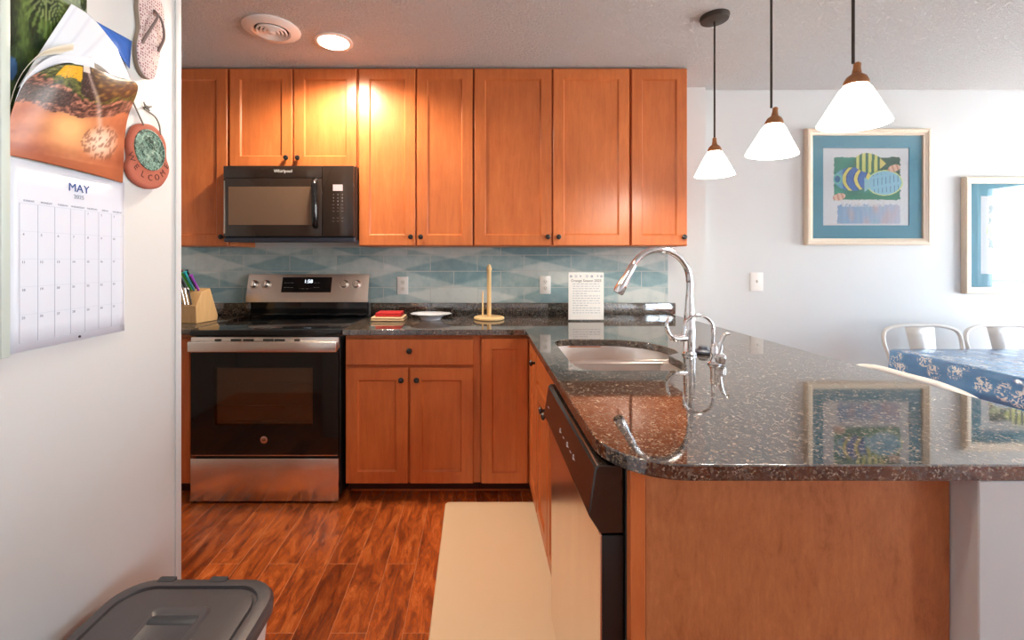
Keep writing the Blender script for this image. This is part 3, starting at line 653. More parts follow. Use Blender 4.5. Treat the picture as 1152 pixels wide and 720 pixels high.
# dish
bm = B(); cx_, cy_ = -.275, 2.68; seg = 48
def fl(r, z, w): return [(cx_+(r+w*math.cos(12*2*PI*i/seg))*math.cos(2*PI*i/seg), cy_+(r+w*math.cos(12*2*PI*i/seg))*math.sin(2*PI*i/seg)*.8, GI+z) for i in range(seg)]
loft(bm, [fl(.060, 0, 0), fl(.066, .012, 0), fl(.082, .026, .002), fl(.122, .036, .004), fl(.126, .039, .004), fl(.12, .040, .004), fl(.08, .031, .002), fl(.05, .014, 0), fl(.01, .012, 0)], True, True)
tag(obj('serving_dish', bm, M['ceramic']), 'shallow white fluted dish on the granite counter', 'dish')
# folded cloths
def folded(name, x0, x1, y0, y1, z0, h, n, mat, label, seed, group=None):
    bm = B(); hh = h/n
    for k in range(n):
        random.seed(seed+k); j = [random.uniform(-.004, .004) for _ in range(4)]
        box(bm, x0+j[0], x1+j[1], y0+j[2], y1+j[3], z0+k*hh+.0003, z0+(k+1)*hh, hh*.42, 3)
    o = obj(name, bm, mat); 
    for v_ in o.data.vertices: v_.co.z += .0025*nz(v_.co.x*18, v_.co.y*18, seed)*(1 if v_.co.z > .004 else 0)
    return tag(o, label, 'cloth')
folded('folded_towel', -.625, -.430, 2.60, 2.76, GI, .024, 2, M['tan_cloth'], 'folded tan cloth lying under the red one on the granite', 3)
folded('folded_towel', -.605, -.450, 2.62, 2.75, GI+.026, .022, 2, M['red_cloth'], 'folded bright red cloth on top of the tan one', 9)
# paper sign in an acrylic stand
t = thing('sign_holder', 'printed white paper sign in a clear stand on the counter', 'sign', (.665, 2.64, GI))
bm = B(); box(bm, .560, .772, 2.62, 2.624, GI+.008, GI+.292); ph = obj('paper', bm, M['plastic_white'], t)
bm = B(); box(bm, .556, .776, 2.6245, 2.6265, GI+.003, GI+.290, .0005, 1); obj('acrylic_back', bm, M['glass'], t)
bm = B(); box(bm, .555, .777, 2.60, 2.67, GI, GI+.003, .001, 1); obj('acrylic_foot', bm, M['glass'], t)
text(ph, 'Orange Season 2025', .022, (.666, 2.6195, GI+.242), (1, 0, 0), (0, 0, 1), M['ink_dark'])
text(ph, '✿ ☼ ⚘   ☼ ✿   ⚘ ✿', .022, (.666, 2.6195, GI+.268), (1, 0, 0), (0, 0, 1), M['ink'])
random.seed(5)
for k in range(13):
    bm = B(); z = GI+.222-k*.0145; x = .585
    while x < .745:
        w_ = random.uniform(.008, .022); box(bm, x, min(x+w_, .75), 2.6192, 2.6201, z, z+.0028); x += w_+.006
        if k in (4, 9) and x > .66: break
    obj('text_line', bm, M['ink'], ph)

# knife block with knives
KR = Matrix.Rotation(math.radians(-12), 3, 'Z'); KO = Vector((-1.69, 2.58, GI))
def kp(x, y, z): return KO+KR @ Vector((x, y, z))
t = thing('knife_block', 'pale wooden knife block holding knives beside the range', 'knife block', KO)
bm = B(); pr = [(-.055, 0), (.10, 0), (.105, .03), (.045, .200), (-.015, .180), (-.055, .100)]
loft(bm, [[kp(x, y, z) for y, z in pr] for x in (-.105, .095)]); kb = obj('block', bm, M['light_wood'], t, 25); bv = kb.modifiers.new('soft', 'BEVEL'); bv.width = .004; bv.segments = 2
axk = (Vector((-.18, -.42, 1))).normalized()
def knife(label, x, y, z, L, mat, kind, r=.0095, d=None):
    d = (d or axk); p = kp(x, y, z); u = KR @ Vector(d)
    t = thing('kitchen_knife' if kind == 'k' else 'steak_knife', label, 'knife', p, 'knives in the block')
    bm = B(); sweep(bm, spline([p+u*.001, p+u*L*.35, p+u*L*.75, p+u*L], 3), [r*.8, r], 10, flat=.7); obj('handle', bm, mat, t)
    bm = B(); lathe(bm, [(r*.95, 0), (r*1.05, .004), (r*.8, .009)], p+u*(L-.004), u, 12); obj('end_cap', bm, M['steel'] if kind == 's' else mat, t)
for i, (n_, c_) in enumerate((('black-handled', 'black'), ('green-handled', 'green'), ('teal-handled', 'teal'), ('purple-handled', 'purple'))):
    knife(n_+' kitchen knife standing in the back row of the block', -.022+i*.026, -.004+.006*(i % 2), .187, (.125, .112, .120, .100)[i], M['knife_'+c_], 'k', .0115)
knife('long black knife handle behind the teal one in the block', .012, .028, .196, .122, M['knife_black'], 'k', .009)
knife('brown-topped knife behind the green one in the block', -.024, .028, .196, .122, M['knife_brown'], 'k', .009)
for i in range(7):
    knife('slim %s steak knife in the front row of the wooden block' % ('steel-handled' if i % 3 else 'black-handled'), -.075+i*.0225, -.052, .108, .095, M['steel'] if i % 3 else M['knife_black'], 's', .0078, (-.16, -.10, 1))

# ------------------------------------------------------------------ floor mat, storage tote
bm = B(); o_ = rrect(-.158, .335, .80, 2.285, .02, 4)
loft(bm, [[(x, y, .0005) for x, y in o_], [(x, y, .010) for x, y in o_], [((x-.09)*.985+.09, (y-1.54)*.993+1.54, .016) for x, y in o_]])
tag(obj('floor_mat', bm, M['mat_beige']), 'long plain beige cushioned kitchen mat on the plank floor', 'mat')
t = thing('storage_tote', 'lidded plastic storage tote with grey lid standing against the white wall', 'storage box', (-.73, .88, 0))
cx_, cy_ = -.733, .885
def tr(sx_, sy_, z, r): return [(x, y, z) for x, y in rrect(cx_-sx_, cx_+sx_, cy_-sy_, cy_+sy_, r, 8)]
bm = B(); loft(bm, [tr(.165, .25, 0, .05), tr(.168, .253, .01, .05), tr(.195, .288, .36, .06), tr(.200, .293, .385, .06), tr(.200, .293, .392, .06)]); obj('bin', bm, M['tote'], t)
bm = B(); loft(bm, [tr(.204, .297, .378, .075), tr(.211, .304, .380, .085), tr(.212, .305, .405, .085), tr(.206, .299, .417, .085), tr(.192, .285, .420, .08), tr(.180, .273, .420, .07), tr(.178, .271, .413, .07), tr(.172, .265, .413, .066), tr(.169, .262, .419, .065), tr(.150, .245, .421, .055)], True, True)
ld = obj('lid', bm, M['lid'], t)
bm = B()
def pl(a0, a1, b0, b1, z, r): return [(x, y, z) for x, y in rrect(a0, a1, b0, b1, r, 5)]
loft(bm, [pl(-.800, -.652, .50, 1.088, .4205, .02), pl(-.794, -.658, .51, 1.080, .427, .018), pl(-.786, -.666, .52, 1.070, .427, .014), pl(-.782, -.670, .53, 1.062, .4225, .012)], True, True); obj('raised_panel', bm, M['lid'], ld)
bm = B(); loft(bm, [pl(-.785, -.668, 1.030, 1.058, .4226, .01), pl(-.783, -.670, 1.033, 1.056, .4245, .01)]); obj('grip_recess', bm, M['notch'], ld)
for x0 in (-.86, -.72):
    bm = B(); loft(bm, [pl(x0, x0+.045, 1.172, 1.1915, .404, .004), pl(x0, x0+.045, 1.172, 1.1915, .4205, .004)]); la = obj('latch', bm, M['notch'], ld)

# ------------------------------------------------------------------ ceiling vent and downlight
t = thing('ceiling_vent', 'round white air vent with concentric rings in the textured ceiling', 'vent', (-1.03, 2.20, CH))
c_ = (-1.03, 2.20, CH)
bm = B(); lathe(bm, [(.135, .0005), (.137, -.005), (.125, -.012), (.090, -.018), (.082, -.012), (.082, -.0005)], c_, seg=40, cap0=False, cap1=False); obj('flange', bm, M['plastic_white'], t)
bm = B(); lathe(bm, [(.083, -.001), (.083, -.002)], c_, seg=32); obj('backing', bm, M['black_matte'], t)
for r_ in (.068, .050, .032):
    bm = B(); lathe(bm, [(r_, -.004), (r_+.006, -.016), (r_+.002, -.022), (r_-.008, -.010), (r_-.008, -.004)], c_, seg=32, cap0=False, cap1=False); obj('ring', bm, M['plastic_white'], t)
bm = B(); lathe(bm, [(.018, -.006), (.018, -.022), (.010, -.026)], c_, seg=20); obj('hub', bm, M['plastic_white'], t)
def downlight(x, y, label, power, lc=(1, .85, .66)):
    t = thing('recessed_light', label, 'ceiling light', (x, y, CH), 'recessed ceiling lights')
    bm = B(); lathe(bm, [(.100, .0003), (.101, -.004), (.090, -.008), (.080, -.006)], (x, y, CH), seg=36, cap0=False, cap1=False); obj('trim_ring', bm, M['plastic_white'], t)
    bm = B(); lathe(bm, [(.082, -.002), (.08, -.007), (.04, -.012), (.005, -.013)], (x, y, CH), seg=32); obj('lens', bm, M['lamp_glow'], t)
    l = bpy.data.lights.new('downlight_lamp', 'SPOT'); l.energy = power; l.color = lc; l.shadow_soft_size = .07; l.spot_size = math.radians(165); l.spot_blend = .6
    o = bpy.data.objects.new('downlight_lamp', l); COL.objects.link(o); o.location = (0, 0, -.02); o.parent = t
downlight(-.76, 2.33, 'glowing round recessed light above the range', 105)
downlight(-.30, .55, 'unseen round recessed light added to brighten the walkway', 22, (1, .86, .70))  # added lamp outside the view, fills the walkway

# ------------------------------------------------------------------ pendants
def pendant(x, y, zb, label, tilt, D=.172, power=7):
    t = thing('pendant_lamp', label, 'pendant lamp', (x, y, CH), 'pendant lamps over the peninsula')
    bm = B(); lathe(bm, [(.064, .0003), (.065, -.006), (.060, -.022), (.045, -.026), (.006, -.027)], (x, y, CH), seg=32); obj('canopy', bm, M['dark_bronze'], t)
    zt = zb+.118
    bm = B(); sweep(bm, [(x, y, CH-.02), (x, y, zt+.06)], .0042, 10); obj('rod', bm, M['dark_bronze'], t)
    ax = Vector((math.sin(tilt), 0, math.cos(tilt))); c = Vector((x, y, zb))
    bm = B(); lathe(bm, [(.030, .114), (.030, .125), (.024, .138), (.012, .148), (.009, .165), (.009, .178), (.005, .182)], c, ax, 24); obj('socket_cap', bm, M['bronze'], t)
    r = D/2
    bm = B(); lathe(bm, [(.022, .117), (.030, .113), (.040, .098), (r, .003), (r+.001, 0), (r-.002, 0), (r-.004, .003), (.036, .096), (.026, .110)], c, ax, 32, False, False); obj('shade', bm, M['shade_glass'], t)
    bm = B(); lathe(bm, [(.008, .112), (.012, .09), (.022, .06), (.022, .045), (.012, .03), (.002, .028)], c, ax, 18); obj('bulb', bm, M['lamp_glow'], t)
    l = bpy.data.lights.new('pendant_bulb', 'POINT'); l.energy = power; l.color = (1, .90, .76); l.shadow_soft_size = .03
    o = bpy.data.objects.new('pendant_bulb', l); COL.objects.link(o); o.parent = t; o.location = Vector((x, y, zb+.018))-t.location
pendant(1.145, 2.085, 1.688, 'white cone glass pendant lamp hanging closest to the orange cabinets', 0)
pendant(1.135, 1.67, 1.690, 'middle one of the three white cone pendant lamps', math.radians(5))
pendant(1.115, 1.285, 1.688, 'white cone pendant lamp hanging in front of the big fish picture', math.radians(4))

# ------------------------------------------------------------------ framed fish prints
def ell(u, v, cx, cy, rx, ry, rot=0):
    dx, dy = u-cx, v-cy; c_, s_ = math.cos(rot), math.sin(rot); x, y = dx*c_+dy*s_, -dx*s_+dy*c_
    return (x/rx)**2+(y/ry)**2, x/rx, y/ry
def fish_print(u, v):
    white = (230, 229, 235)
    col = white; e_ = .012*nz(u*30, v*30)
    if .13+e_ < u < .90+e_ and .33+e_ < v < .88+e_:      # green block
        k = .5+.5*nz(u*6, v*6, 2); col = lerp3((26, 104, 96), (72, 168, 140), k)
        if u > .62 and v > .6: col = lerp3(col, (52, 74, 66), .7)
        if v < .42: col = lerp3(col, (40, 130, 96), .5)
    if .17+e_ < u < .90+e_ and v < .27+e_*3 and v > .02:   # mirrored colours below
        k = .5+.5*nz(u*9, v*4, 5); j = .5+.5*nz(u*30, v*3, 8)
        col = lerp3((96, 150, 206), (206, 196, 216), u*1.0); col = lerp3(col, (234, 160, 140) if k > .55 else (96, 190, 190), .55*abs(k-.5)*3)
        col = lerp3(col, white, .35*j)
    if .2 < u < .72 and .24 < v < .34 and nz(u*40, v*12, 3) > -.1: col = lerp3(col, (226, 220, 222), .8)
    # blue striped fish
    d, x, y = ell(u, v, .35, .60, .22, .15)
    if d < 1:
        s_ = math.sin((x-.35*y*y)*10); col = (70, 116, 190) if s_ < .35 else (238, 222, 120)
        if abs(s_-.35) < .25: col = (48, 70, 150)
        if -.95 < x < -.55: col = (110, 170, 206)
    d, x, y = ell(u, v, .17, .60, .05, .07)
    if d < 1: col = (120, 196, 190) if d > .4 else (50, 110, 160)
    # yellow green striped fish
    d, x, y = ell(u, v, .53, .81, .17, .125, -.15)
    if d < 1 and v < .97: s_ = math.sin(x*15+y*1.5); col = (222, 222, 130) if s_ > -.1 else (56, 118, 96)
    if .60 < u < .74 and abs(v-.80) < (.74-u)*.9 and u > .66: col = (232, 214, 130)
    # pale blue fish
    d, x, y = ell(u, v, .72, .55, .21, .165, .05)
    if d < 1:
        col = (146, 200, 226); s_ = math.sin(x*14-1)
        if abs(s_) < .16 and abs(x) < .8 and abs(y) < .75: col = (50, 92, 140)
        if d > .86: col = (222, 232, 150)
    if .48 < u < .55 and abs(v-.53) < .10-(u-.48)*.8: col = (150, 200, 214)
    # shells
    for (cx, cy) in ((.83, .74), (.19, .37)):
        d, x, y = ell(u, v, cx, cy, .075, .045, .3)
        if d < 1: col = (238, 196, 176) if math.sin(x*9) > -.3 else (214, 150, 130)
    k = nz(u*60, v*60, 9)*8
    return tuple(q+k for q in col)
def fish_print_b(u, v):
    c_ = fish_print(1-u, v); return lerp3(c_, (c_[1], c_[0]*.9+40, c_[2]), .5) if not (c_[0] > 220 and c_[1] > 220) else c_
def picture(label, x0, x1, z0, z1, mL, mR, mT, mB, fn):
    t = thing('framed_picture', label, 'picture', ((x0+x1)/2, YD, z0), 'framed fish prints')
    W_, H_ = x1-x0, z1-z0; fr = B(); O = Vector((x0, YD-.0005, z0))
    def ring(i, n): return [O+Vector((a_, -n, b_)) for a_, b_ in ((i, i), (W_-i, i), (W_-i, H_-i), (i, H_-i))]
    loft(fr, [ring(0, 0), ring(0, .028), ring(.006, .034), ring(.016, .034), ring(.020, .029), ring(.028, .029), ring(.032, .026), ring(.044, .024), ring(.047, .010)], False, False); obj('frame', fr, M['frame_wood'], t)
    y = YD-.012; i = .046
    bm = B(); hole_ = (x0+mL, x1-mR, z0+mB, z1-mT)
    a0, a1, b0, b1 = x0+i, x1-i, z0+i, z1-i; h0, h1, g0, g1 = hole_
    for q in ((a0, h0, b0, b1), (h1, a1, b0, b1), (h0, h1, b0, g0), (h0, h1, g1, b1)): box(bm, q[0], q[1], y, y+.003, q[2], q[3])
    obj('mat_board', bm, M['teal_mat'], t)
    grid_mesh('print', lambda u, v: (h0+(h1-h0)*u, y+.004, g0+(g1-g0)*v), 150, 150, fn, M['paint'], t, .001)
    bm = B(); box(bm, a0, a1, y-.006, y-.004, b0, b1); obj('glazing', bm, M['picture_glass'], t)
picture('framed fish print in a teal mat behind the pendant lamps', 2.262, 3.108, 1.383, 2.180, .125, .13, .13, .135, fish_print)
picture('lower framed fish print at the edge of the photo, reflecting the bright window', 3.345, 4.19, 1.050, 1.850, .125, .13, .13, .135, fish_print_b)

# ------------------------------------------------------------------ dining table, cloth, chairs
TX0, TX1, TY0, TY1, TZ = 2.455, 4.15, 1.93, 2.60, .745
t = thing('dining_table', 'white dining table hidden beneath the blue cloth', 'table', ((TX0+TX1)/2, (TY0+TY1)/2, 0))
bm = B(); extrude_outline(bm, [(x, y, TZ-.03) for x, y in rrect(TX0, TX1, TY0, TY1, .05, 5)], (0, 0, .03)); obj('tabletop', bm, M['white_paint'], t)
for x in (TX0+.06, TX1-.12):
    for y in (TY0+.05, TY1-.11):
        bm = B(); box(bm, x, x+.06, y, y+.06, 0, TZ-.03, .004); obj('leg', bm, M['white_paint'], t)
bm = B(); rings = []; NP = 0
def cl_ring(e_, z, amp):
    o_ = rrect(TX0-e_, TX1+e_, TY0-e_, TY1+e_, .06+e_, 8); pts = []
    # resample densely
    P = [Vector((x, y, 0)) for x, y in o_]; L = []
    for i in range(len(P)):
        p, q = P[i], P[(i+1) % len(P)]; n_ = max(1, int((q-p).length/.03))
        for k in range(n_): L.append(p.lerp(q, k/n_))
    return L
base_r = cl_ring(.006, 0, 0)
def sc_ring(e_, z, amp):
    out = []; cx_, cy_ = (TX0+TX1)/2, (TY0+TY1)/2
    for i, p in enumerate(base_r):
        w_ = amp*(math.sin(i*.55)+.6*math.sin(i*.23+1)); d = Vector((p.x-cx_, (p.y-cy_)*2.5, 0)).normalized()
        out.append((p.x+d.x*(e_+w_), p.y+d.y*(e_+w_), z+amp*1.2*math.sin(i*.19)))
    return out
loft(bm, [sc_ring(-.30, TZ+.004, 0), sc_ring(-.05, TZ+.004, 0), sc_ring(-.004, TZ+.0035, 0), sc_ring(.004, TZ-.004, 0), sc_ring(.008, TZ-.05, .004), sc_ring(.014, TZ-.10, .009), sc_ring(.018, TZ-.150, .013)], True, False)
cl = obj('tablecloth', bm, M['cloth'], smooth=60); tag(cl, 'shiny blue tablecloth printed with white shells over the dining table', 'tablecloth')
m_ = cl.modifiers.new('thickness', 'SOLIDIFY'); m_.thickness = .0012; m_.offset = 1

def make_chair(label, group='pale metal dining chairs'):
    t = thing('metal_chair', label, 'chair', (0, 0, 0), group)     # faces +y, back at -y
    S = .45
    bm = B(); o_ = rrect(-.19, .19, -.19, .19, .05, 5)
    loft(bm, [[(x*1.0, y, S-.012) for x, y in o_], [(x, y, S) for x, y in o_], [(x*.9, y*.9, S+.002) for x, y in o_], [(x*.82, y*.82, S-.003) for x, y in o_]]); obj('seat', bm, M['chair_metal'], t)
    bm = B(); loft(bm, [[(x*1.01, y*1.01, S-.05) for x, y in o_], [(x*1.01, y*1.01, S-.002) for x, y in o_]], False, False); a_ = obj('apron', bm, M['chair_metal'], t); mm_ = a_.modifiers.new('g', 'SOLIDIFY'); mm_.thickness = .002
    for sx_ in (-1, 1):
        for sy_ in (-1, 1):
            bm = B(); p0 = Vector((sx_*.165, sy_*.165, S-.01)); p1 = Vector((sx_*.215, sy_*.215, 0))
            def q(p, w_): return [p+Vector(d)*w_ for d in ((-1, -1, 0), (1, -1, 0), (1, 1, 0), (-1, 1, 0))]
            loft(bm, [q(p1, .012), q(p0, .022)]); obj('leg', bm, M['chair_metal'], t)
    bm = B(); hp = spline([(-.175, -.18, S-.01), (-.220, -.20, .60), (-.252, -.225, .74), (-.232, -.240, .820), (-.13, -.25, .850), (0, -.252, .852), (.13, -.25, .850), (.232, -.240, .820), (.252, -.225, .74), (.220, -.20, .60), (.175, -.18, S-.01)], 6)
    sweep(bm, hp, .011, 12); obj('back_hoop', bm, M['chair_metal'], t)
    bm = B(); q0 = [(-.065, -.185, S), (.065, -.185, S)]; q1 = [(-.095, -.247, .845), (.095, -.247, .845)]
    N1 = 8; r1 = [[(x0_+(x1_-x0_)*k/N1, y0_+(y1_-y0_)*k/N1, z0_+(z1_-z0_)*k/N1) for (x0_, y0_, z0_), (x1_, y1_, z1_) in zip(q0, q1)] for k in range(N1+1)]
    loft(bm, r1, False, False, closed=False); s_ = obj('back_splat', bm, M['chair_metal'], t); mm_ = s_.modifiers.new('g', 'SOLIDIFY'); mm_.thickness = .003; mm_.offset = 0
    bm = B(); sweep(bm, spline([(-.035, -.217, .60), (-.04, -.232, .72), (-.02, -.240, .775), (0, -.2415, .785), (.02, -.240, .775), (.04, -.232, .72), (.035, -.217, .60)], 5), .0035, 8); obj('embossed_arch', bm, M['chair_metal'], s_)
    return t
c0 = make_chair('pale metal cafe chair with arched back, beyond the table corner, below the big fish picture')
c0.location = (2.905, 2.60, 0); c0.rotation_euler = (0, 0, PI)
c1 = copy_tree(c0); c1['label'] = 'second pale metal cafe chair along the wall, cut by the edge of the photo'; c1.location = (3.44, 2.60, 0)
c2 = copy_tree(c0); c2['label'] = 'pale metal cafe chair whose top rail shows edge-on over the granite'; c2.location = (1.865, 1.63, 0); c2.rotation_euler = (0, 0, -PI/2)

# ------------------------------------------------------------------ things on the white partition wall
XP = XL+.0005
def wp(y, z, off): return Vector((XP+off, y, z))
CAL = thing('wall_calendar', 'open wall calendar showing MAY with curled-up picture pages', 'calendar', (XL, 1.06, 1.09))
cy0, cy1 = .912, 1.216
GZ0, GZ1 = 1.089, 1.503
grid_mesh('grid_page', lambda u, v: wp(cy0+(cy1-cy0)*u, GZ0+(GZ1-GZ0)*v, .004+.002*math.sin(u*5)), 16, 8, lambda u, v: (218, 226, 240), M['photo'], CAL, .003)
gp = [o for o in SC.objects if o.name.startswith('grid_page')][0]
bm = B(); xf = .0082
def line(bm, a_, b_, w_=.0005):
    (y0_, z0_), (y1_, z1_) = a_, b_
    box(bm, XP+xf-.0004, XP+xf+.0002, min(y0_, y1_)-w_/2, max(y0_, y1_)+w_/2, min(z0_, z1_)-w_/2, max(z0_, z1_)+w_/2)
gy0, gy1, gz0, gz1 = .932, 1.206, 1.108, 1.410
for k in range(8): line(bm, (gy0+(gy1-gy0)*k/7, gz0), (gy0+(gy1-gy0)*k/7, gz1))
for k in range(6): line(bm, (gy0, gz0+(gz1-gz0)*k/5), (gy1, gz0+(gz1-gz0)*k/5))
obj('ruled_grid', bm, M['grid_line'], gp)
text(gp, 'MAY', .028, (XP+xf, 1.072, 1.462), (0, 1, 0), (0, 0, 1), M['ink_blue'])
text(gp, '2025', .014, (XP+xf, 1.072, 1.441), (0, 1, 0), (0, 0, 1), M['ink'])
for k, s_ in enumerate(('SUNDAY', 'MONDAY', 'TUESDAY', 'WEDNESDAY', 'THURSDAY', 'FRIDAY', 'SATURDAY')):
    text(gp, s_, .006, (XP+xf, gy0+(k+.5)*(gy1-gy0)/7, 1.416), (0, 1, 0), (0, 0, 1), M['ink'])
for d_ in range(1, 32):
    n_ = d_+3; r_, c_ = n_//7, n_ % 7
    if r_ > 4: continue
    text(gp, str(d_), .008, (XP+xf, gy0+c_*(gy1-gy0)/7+.008, gz1-r_*(gz1-gz0)/5-.007), (0, 1, 0), (0, 0, 1), M['ink'])
bm = B(); lathe(bm, [(.003, 0), (.003, .0015)], (XP+.007, 1.074, 1.098), (1, 0, 0), 14); obj('punch_hole', bm, M['ink_dark'], gp)
def coons(rows):
    R_ = [[wp(*p) for p in r] for r in rows]
    def f(u, v):
        return catmull([catmull(r, u) for r in R_], v)
    return f
def sunset(u, v):
    n_ = nz(u*5, v*7); n2 = nz(u*22, v*30, 4); n3 = nz(u*55, v*60, 8)
    c_ = lerp3((160, 86, 58), (206, 128, 90), max(0, min(1, .5+.8*nz(u*2.2, v*11, 7)+.25*n2)))
    g_ = math.exp(-(((u-.50)/.20)**2+((v-.33)/.16)**2)); c_ = lerp3(c_, (255, 196, 132), min(1, g_*1.1))
    if v < .10: c_ = lerp3(c_, (170, 92, 58), .6)
    top = .80-.30*u; bot = .50-.10*u+.05*n_
    if bot < v < top+.05*n2:
        c_ = lerp3((58, 40, 38), (204, 140, 116), max(0, min(1, .42+n2*1.0+n3*.7)))
    if u < .45 and .52 < v < .66 and n2 > -.25: c_ = lerp3((44, 34, 36), (120, 90, 76), max(0, min(1, .4+n3)))
    if v >= top+.05*n2: c_ = lerp3((34, 44, 26), (120, 124, 58), max(0, min(1, .5+n2+n3*.5)))
    if v > .80+.05*n2 and .22 < u < .52 and v < .97: c_ = lerp3((226, 176, 40), (190, 130, 40), max(0, n3*1.5))
    if v > .66+.05*n2 and .50 < u < .66: c_ = lerp3((40, 32, 34), (128, 110, 104), max(0, n3*1.4))
    if v > .90 and .52 < u < .62: c_ = (206, 204, 200)
    if u > .64 and v > .60+.06*n_: c_ = lerp3((36, 30, 30), (140, 116, 54), max(0, n2*1.3+.2))
    d_ = abs((u-.72)+(v-.45)*.28)
    if d_ < .03 and .30 < v < .95: c_ = lerp3(c_, (228, 214, 206), .6*(1-d_/.03))
    e_ = ((u-.76)/.15)**2+((v-.24)/.11)**2
    if e_ < 1:
        c_ = lerp3(c_, (250, 232, 214), .75*(1-e_)+.1); 
        if n3+n2 < -.1: c_ = lerp3(c_, (120, 72, 52), .6)
    return c_
grid_mesh('picture_page', coons([[(.908, 1.507, .006), (.984, 1.507, .012), (1.085, 1.505, .012), (1.207, 1.5, .006)],
    [(.908, 1.575, .01), (.974, 1.590, .03), (1.075, 1.611, .03), (1.212, 1.664, .012)],
    [(.924, 1.666, .03), (.984, 1.674, .05), (1.077, 1.688, .05), (1.23, 1.778, .03)],
    [(.971, 1.72, .045), (1.0, 1.737, .06), (1.051, 1.751, .06), (1.145, 1.767, .04)]]), 90, 80, sunset, M['photo'], CAL)
pagew = lambda u, v: (214, 222, 234) if not (abs((u*6) % 1-.5) < .02 or abs((v*5) % 1-.5) < .03) else (202, 211, 226)
grid_mesh('curled_page', coons([[(.911, 1.577, .008), (.914, 1.633, .022), (.926, 1.68, .032), (.974, 1.744, .042), (1.068, 1.785, .047)],
    [(.924, 1.660, .026), (.942, 1.693, .030), (.975, 1.722, .038), (1.015, 1.745, .048), (1.066, 1.730, .052)]]), 30, 12, pagew, M['photo'], CAL)
grid_mesh('curled_page', coons([[(.930, 1.655, .006), (.982, 1.773, .012), (1.045, 1.902, .014)],
    [(.995, 1.745, .034), (1.055, 1.826, .024), (1.102, 1.898, .016)],
    [(1.085, 1.775, .040), (1.132, 1.822, .032), (1.165, 1.860, .02)],
    [(1.165, 1.752, .034), (1.200, 1.776, .032), (1.172, 1.852, .02)]]), 30, 30, pagew, M['photo'], CAL)
grid_mesh('curled_page', coons([[(.911, 1.600, .006), (.922, 1.680, .022), (.965, 1.752, .030), (1.03, 1.800, .034)],
    [(.911, 1.585, .004), (.918, 1.660, .016), (.955, 1.730, .024), (1.03, 1.775, .030)]]), 24, 8, lambda u, v: lerp3((196, 186, 160), (226, 224, 218), min(1, abs(v-.5)*2.4)), M['photo'], CAL)
grid_mesh('curled_page', coons([[(1.125, 1.903, .004), (1.241, 1.911, .004)], [(1.172, 1.862, .009), (1.227, 1.826, .009)]]), 4, 4, lambda u, v: (62, 112, 200), M['photo'], CAL)
def palms(u, v):
    n_ = nz(u*7, v*7, 1); n2 = nz(u*40, v*44, 6)
    c_ = lerp3((20, 34, 20), (78, 100, 48), max(0, min(1, .40+n_*.9+.6*n2)))
    for (a_, b_, k_) in ((.1, 1.02, 26), (.75, 1.05, 31), (.45, .80, 28)):
        dx, dy = u-a_, (v-b_)*1.4; r_ = math.hypot(dx, dy); th = math.atan2(dy, dx)
        if .03 < r_ < .30 and math.sin(th*k_+r_*8) > .35: c_ = lerp3(c_, (150, 166, 110) if r_ < .2 else (110, 136, 70), .7)
    if v < .45 and nz(u*6, v*9, 4) > .32: c_ = lerp3(c_, (52, 88, 146), .8)
    if u > .6 and v > .8 and n_ > 0: c_ = lerp3(c_, (196, 206, 204), .5)
    return c_
grid_mesh('back_page', coons([[(.914, 1.52, .002), (1.10, 1.52, .002)], [(.914, 1.97, .002), (1.10, 1.97, .002)]]), 60, 90, palms, M['photo'], CAL)

# framed board at the picture's edge
t = thing('wall_board', 'pale green framed board, only its edge in the photo, beside the calendar', 'board', (XL, .7, 1.09))
bm = B(); box(bm, XP, XP+.012, .50, .893, 1.11, 1.90); obj('panel', bm, M['paper'], t)
bm = B(); box(bm, XP, XP+.020, .885, .9035, 1.085, 1.93, .003); box(bm, XP, XP+.020, .48, .885, 1.085, 1.105, .003); box(bm, XP, XP+.020, .48, .885, 1.91, 1.93, .003); box(bm, XP, XP+.02, .48, .50, 1.105, 1.91, .003); obj('frame', bm, M['board_frame'], t)
bm = B(); box(bm, XP, XP+.013, .9037, .9085, 1.085, 1.50, .001, 1); obj('shaded_stack_edge', bm, M['stack_shade'], t)  # dark strip: back of the calendar stack with its shadow painted in

# clay plaque
t = thing('welcome_plaque', 'round terracotta WELCOME plaque with green relief, hung by twine', 'wall ornament', (XL, 1.29, 1.51))
ol = spline([(0, 1.300, 1.690), (0, 1.245, 1.672), (0, 1.218, 1.620), (0, 1.222, 1.575), (0, 1.213, 1.545), (0, 1.235, 1.512), (0, 1.29, 1.497), (0, 1.345, 1.515), (0, 1.378, 1.565), (0, 1.365, 1.605), (0, 1.362, 1.650), (0, 1.338, 1.680)], 5, True)
bm = B(); c_ = Vector((0, 1.293, 1.595))
def rg(s_, x): return [Vector((x, c_.y+(p.y-c_.y)*s_, c_.z+(p.z-c_.z)*s_)) for p in ol]
loft(bm, [rg(.98, XP+.001), rg(1.0, XP+.004), rg(1.0, XP+.013), rg(.96, XP+.017), rg(.90, XP+.0175)]); dk = obj('disc', bm, M['clay'], t, 60)
bm = B(); cc_ = (XP+.0165, 1.292, 1.612)
lathe(bm, [(.060, 0), (.060, .004), (.056, .005), (.054, .002), (.03, .003), (.004, .003)], cc_, (1, 0, 0), 36); rl = obj('relief', bm, M['verdigris'], dk)
random.seed(11)
bm = B()
for k in range(16):
    a0 = random.uniform(0, 2*PI); r0 = random.uniform(.006, .034); p = Vector((XP+.0205, 1.292+r0*math.cos(a0), 1.612+r0*math.sin(a0)))
    pts = [p]
    for s_ in range(4): a0 += random.uniform(-.9, .9); pts.append(pts[-1]+Vector((0, math.cos(a0)*.006, math.sin(a0)*.006)))
    sweep(bm, spline(pts, 3), .0022, 6)
obj('scroll_ridges', bm, M['verdigris'], rl)
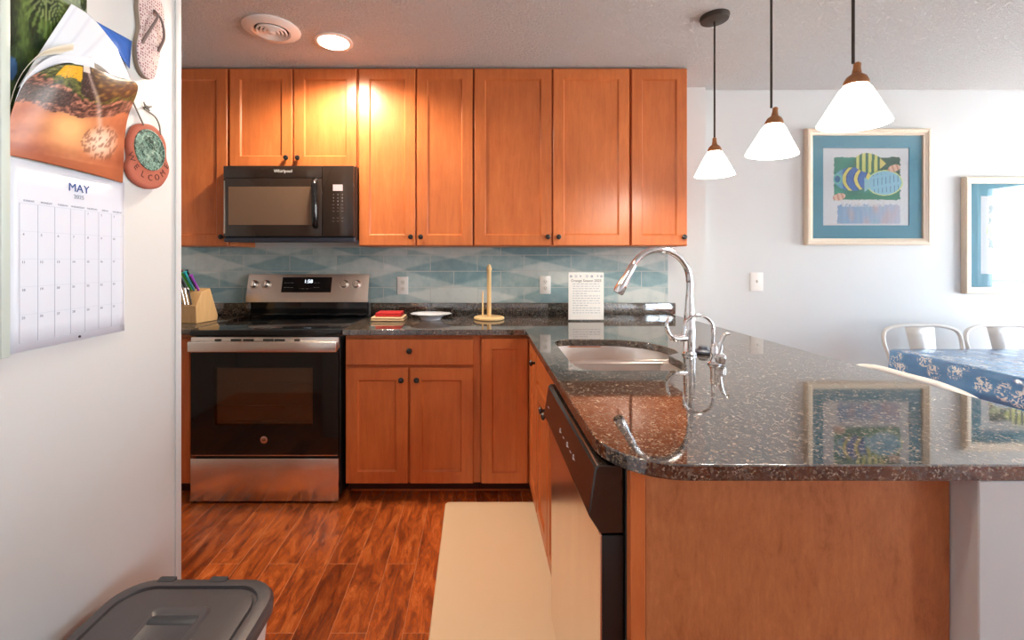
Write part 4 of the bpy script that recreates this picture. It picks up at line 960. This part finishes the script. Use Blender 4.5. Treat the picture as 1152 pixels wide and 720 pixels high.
for k, ch in enumerate('WELCOME'):
    a_ = math.radians(205+k*22); p = Vector((XP+.0178, 1.292+.076*math.cos(a_), 1.610+.080*math.sin(a_)))
    text(dk, ch, .026, p, (0, -math.sin(a_), math.cos(a_)), (0, -math.cos(a_), -math.sin(a_)), M['clay_dark'], 'carved_letter', .0004)
bm = B()
sweep(bm, spline([(XP+.018, 1.268, 1.678), (XP+.012, 1.250, 1.715), (XP+.006, 1.238, 1.745)], 5), .0022, 8)
sweep(bm, spline([(XP+.018, 1.335, 1.670), (XP+.014, 1.335, 1.700), (XP+.010, 1.322, 1.722), (XP+.006, 1.285, 1.732)], 5), .0022, 8); obj('twine', bm, M['twine'], t)
bm = B(); lathe(bm, [(.003, 0), (.003, .008), (.006, .012), (.002, .018)], (XP, 1.290, 1.738), (1, 0, 0), 10)
for s_ in ((.02, .01), (-.012, .012), (.012, -.006)): sweep(bm, [(XP+.008, 1.29, 1.738), (XP+.010, 1.29+s_[0], 1.738+s_[1])], [.004, .0015], 8)
obj('bow', bm, M['twine'], t)

# flip flop ornament
t = thing('flip_flop', 'pink spotted flip-flop sandal hung on the white wall', 'sandal', (XL, 1.295, 1.82))
ol = spline([(0, 1.281, 1.823), (0, 1.254, 1.845), (0, 1.246, 1.90), (0, 1.258, 1.96), (0, 1.252, 2.02), (0, 1.262, 2.075), (0, 1.305, 2.10), (0, 1.345, 2.070), (0, 1.352, 2.01), (0, 1.338, 1.94), (0, 1.325, 1.88), (0, 1.308, 1.832)], 5, True)
c_ = Vector((0, 1.298, 1.95))
bm = B(); loft(bm, [rg(.97, XP+.001), rg(1, XP+.004), rg(1, XP+.014)]); sl = obj('sole', bm, M['sole_side'], t, 60)
bm = B(); loft(bm, [rg(1.0, XP+.0142), rg(.995, XP+.018), rg(.97, XP+.019)]); obj('footbed', bm, M['sole'], t, 60)
bm = B(); sweep(bm, spline([(XP+.017, 1.262, 1.915), (XP+.036, 1.270, 1.96), (XP+.038, 1.296, 2.01), (XP+.019, 1.306, 2.035)], 6), [.006, .004], 8, flat=.7)
sweep(bm, spline([(XP+.017, 1.325, 1.920), (XP+.034, 1.328, 1.965), (XP+.036, 1.314, 2.01), (XP+.019, 1.306, 2.035)], 6), [.006, .004], 8, flat=.7); obj('strap', bm, M['strap'], t)
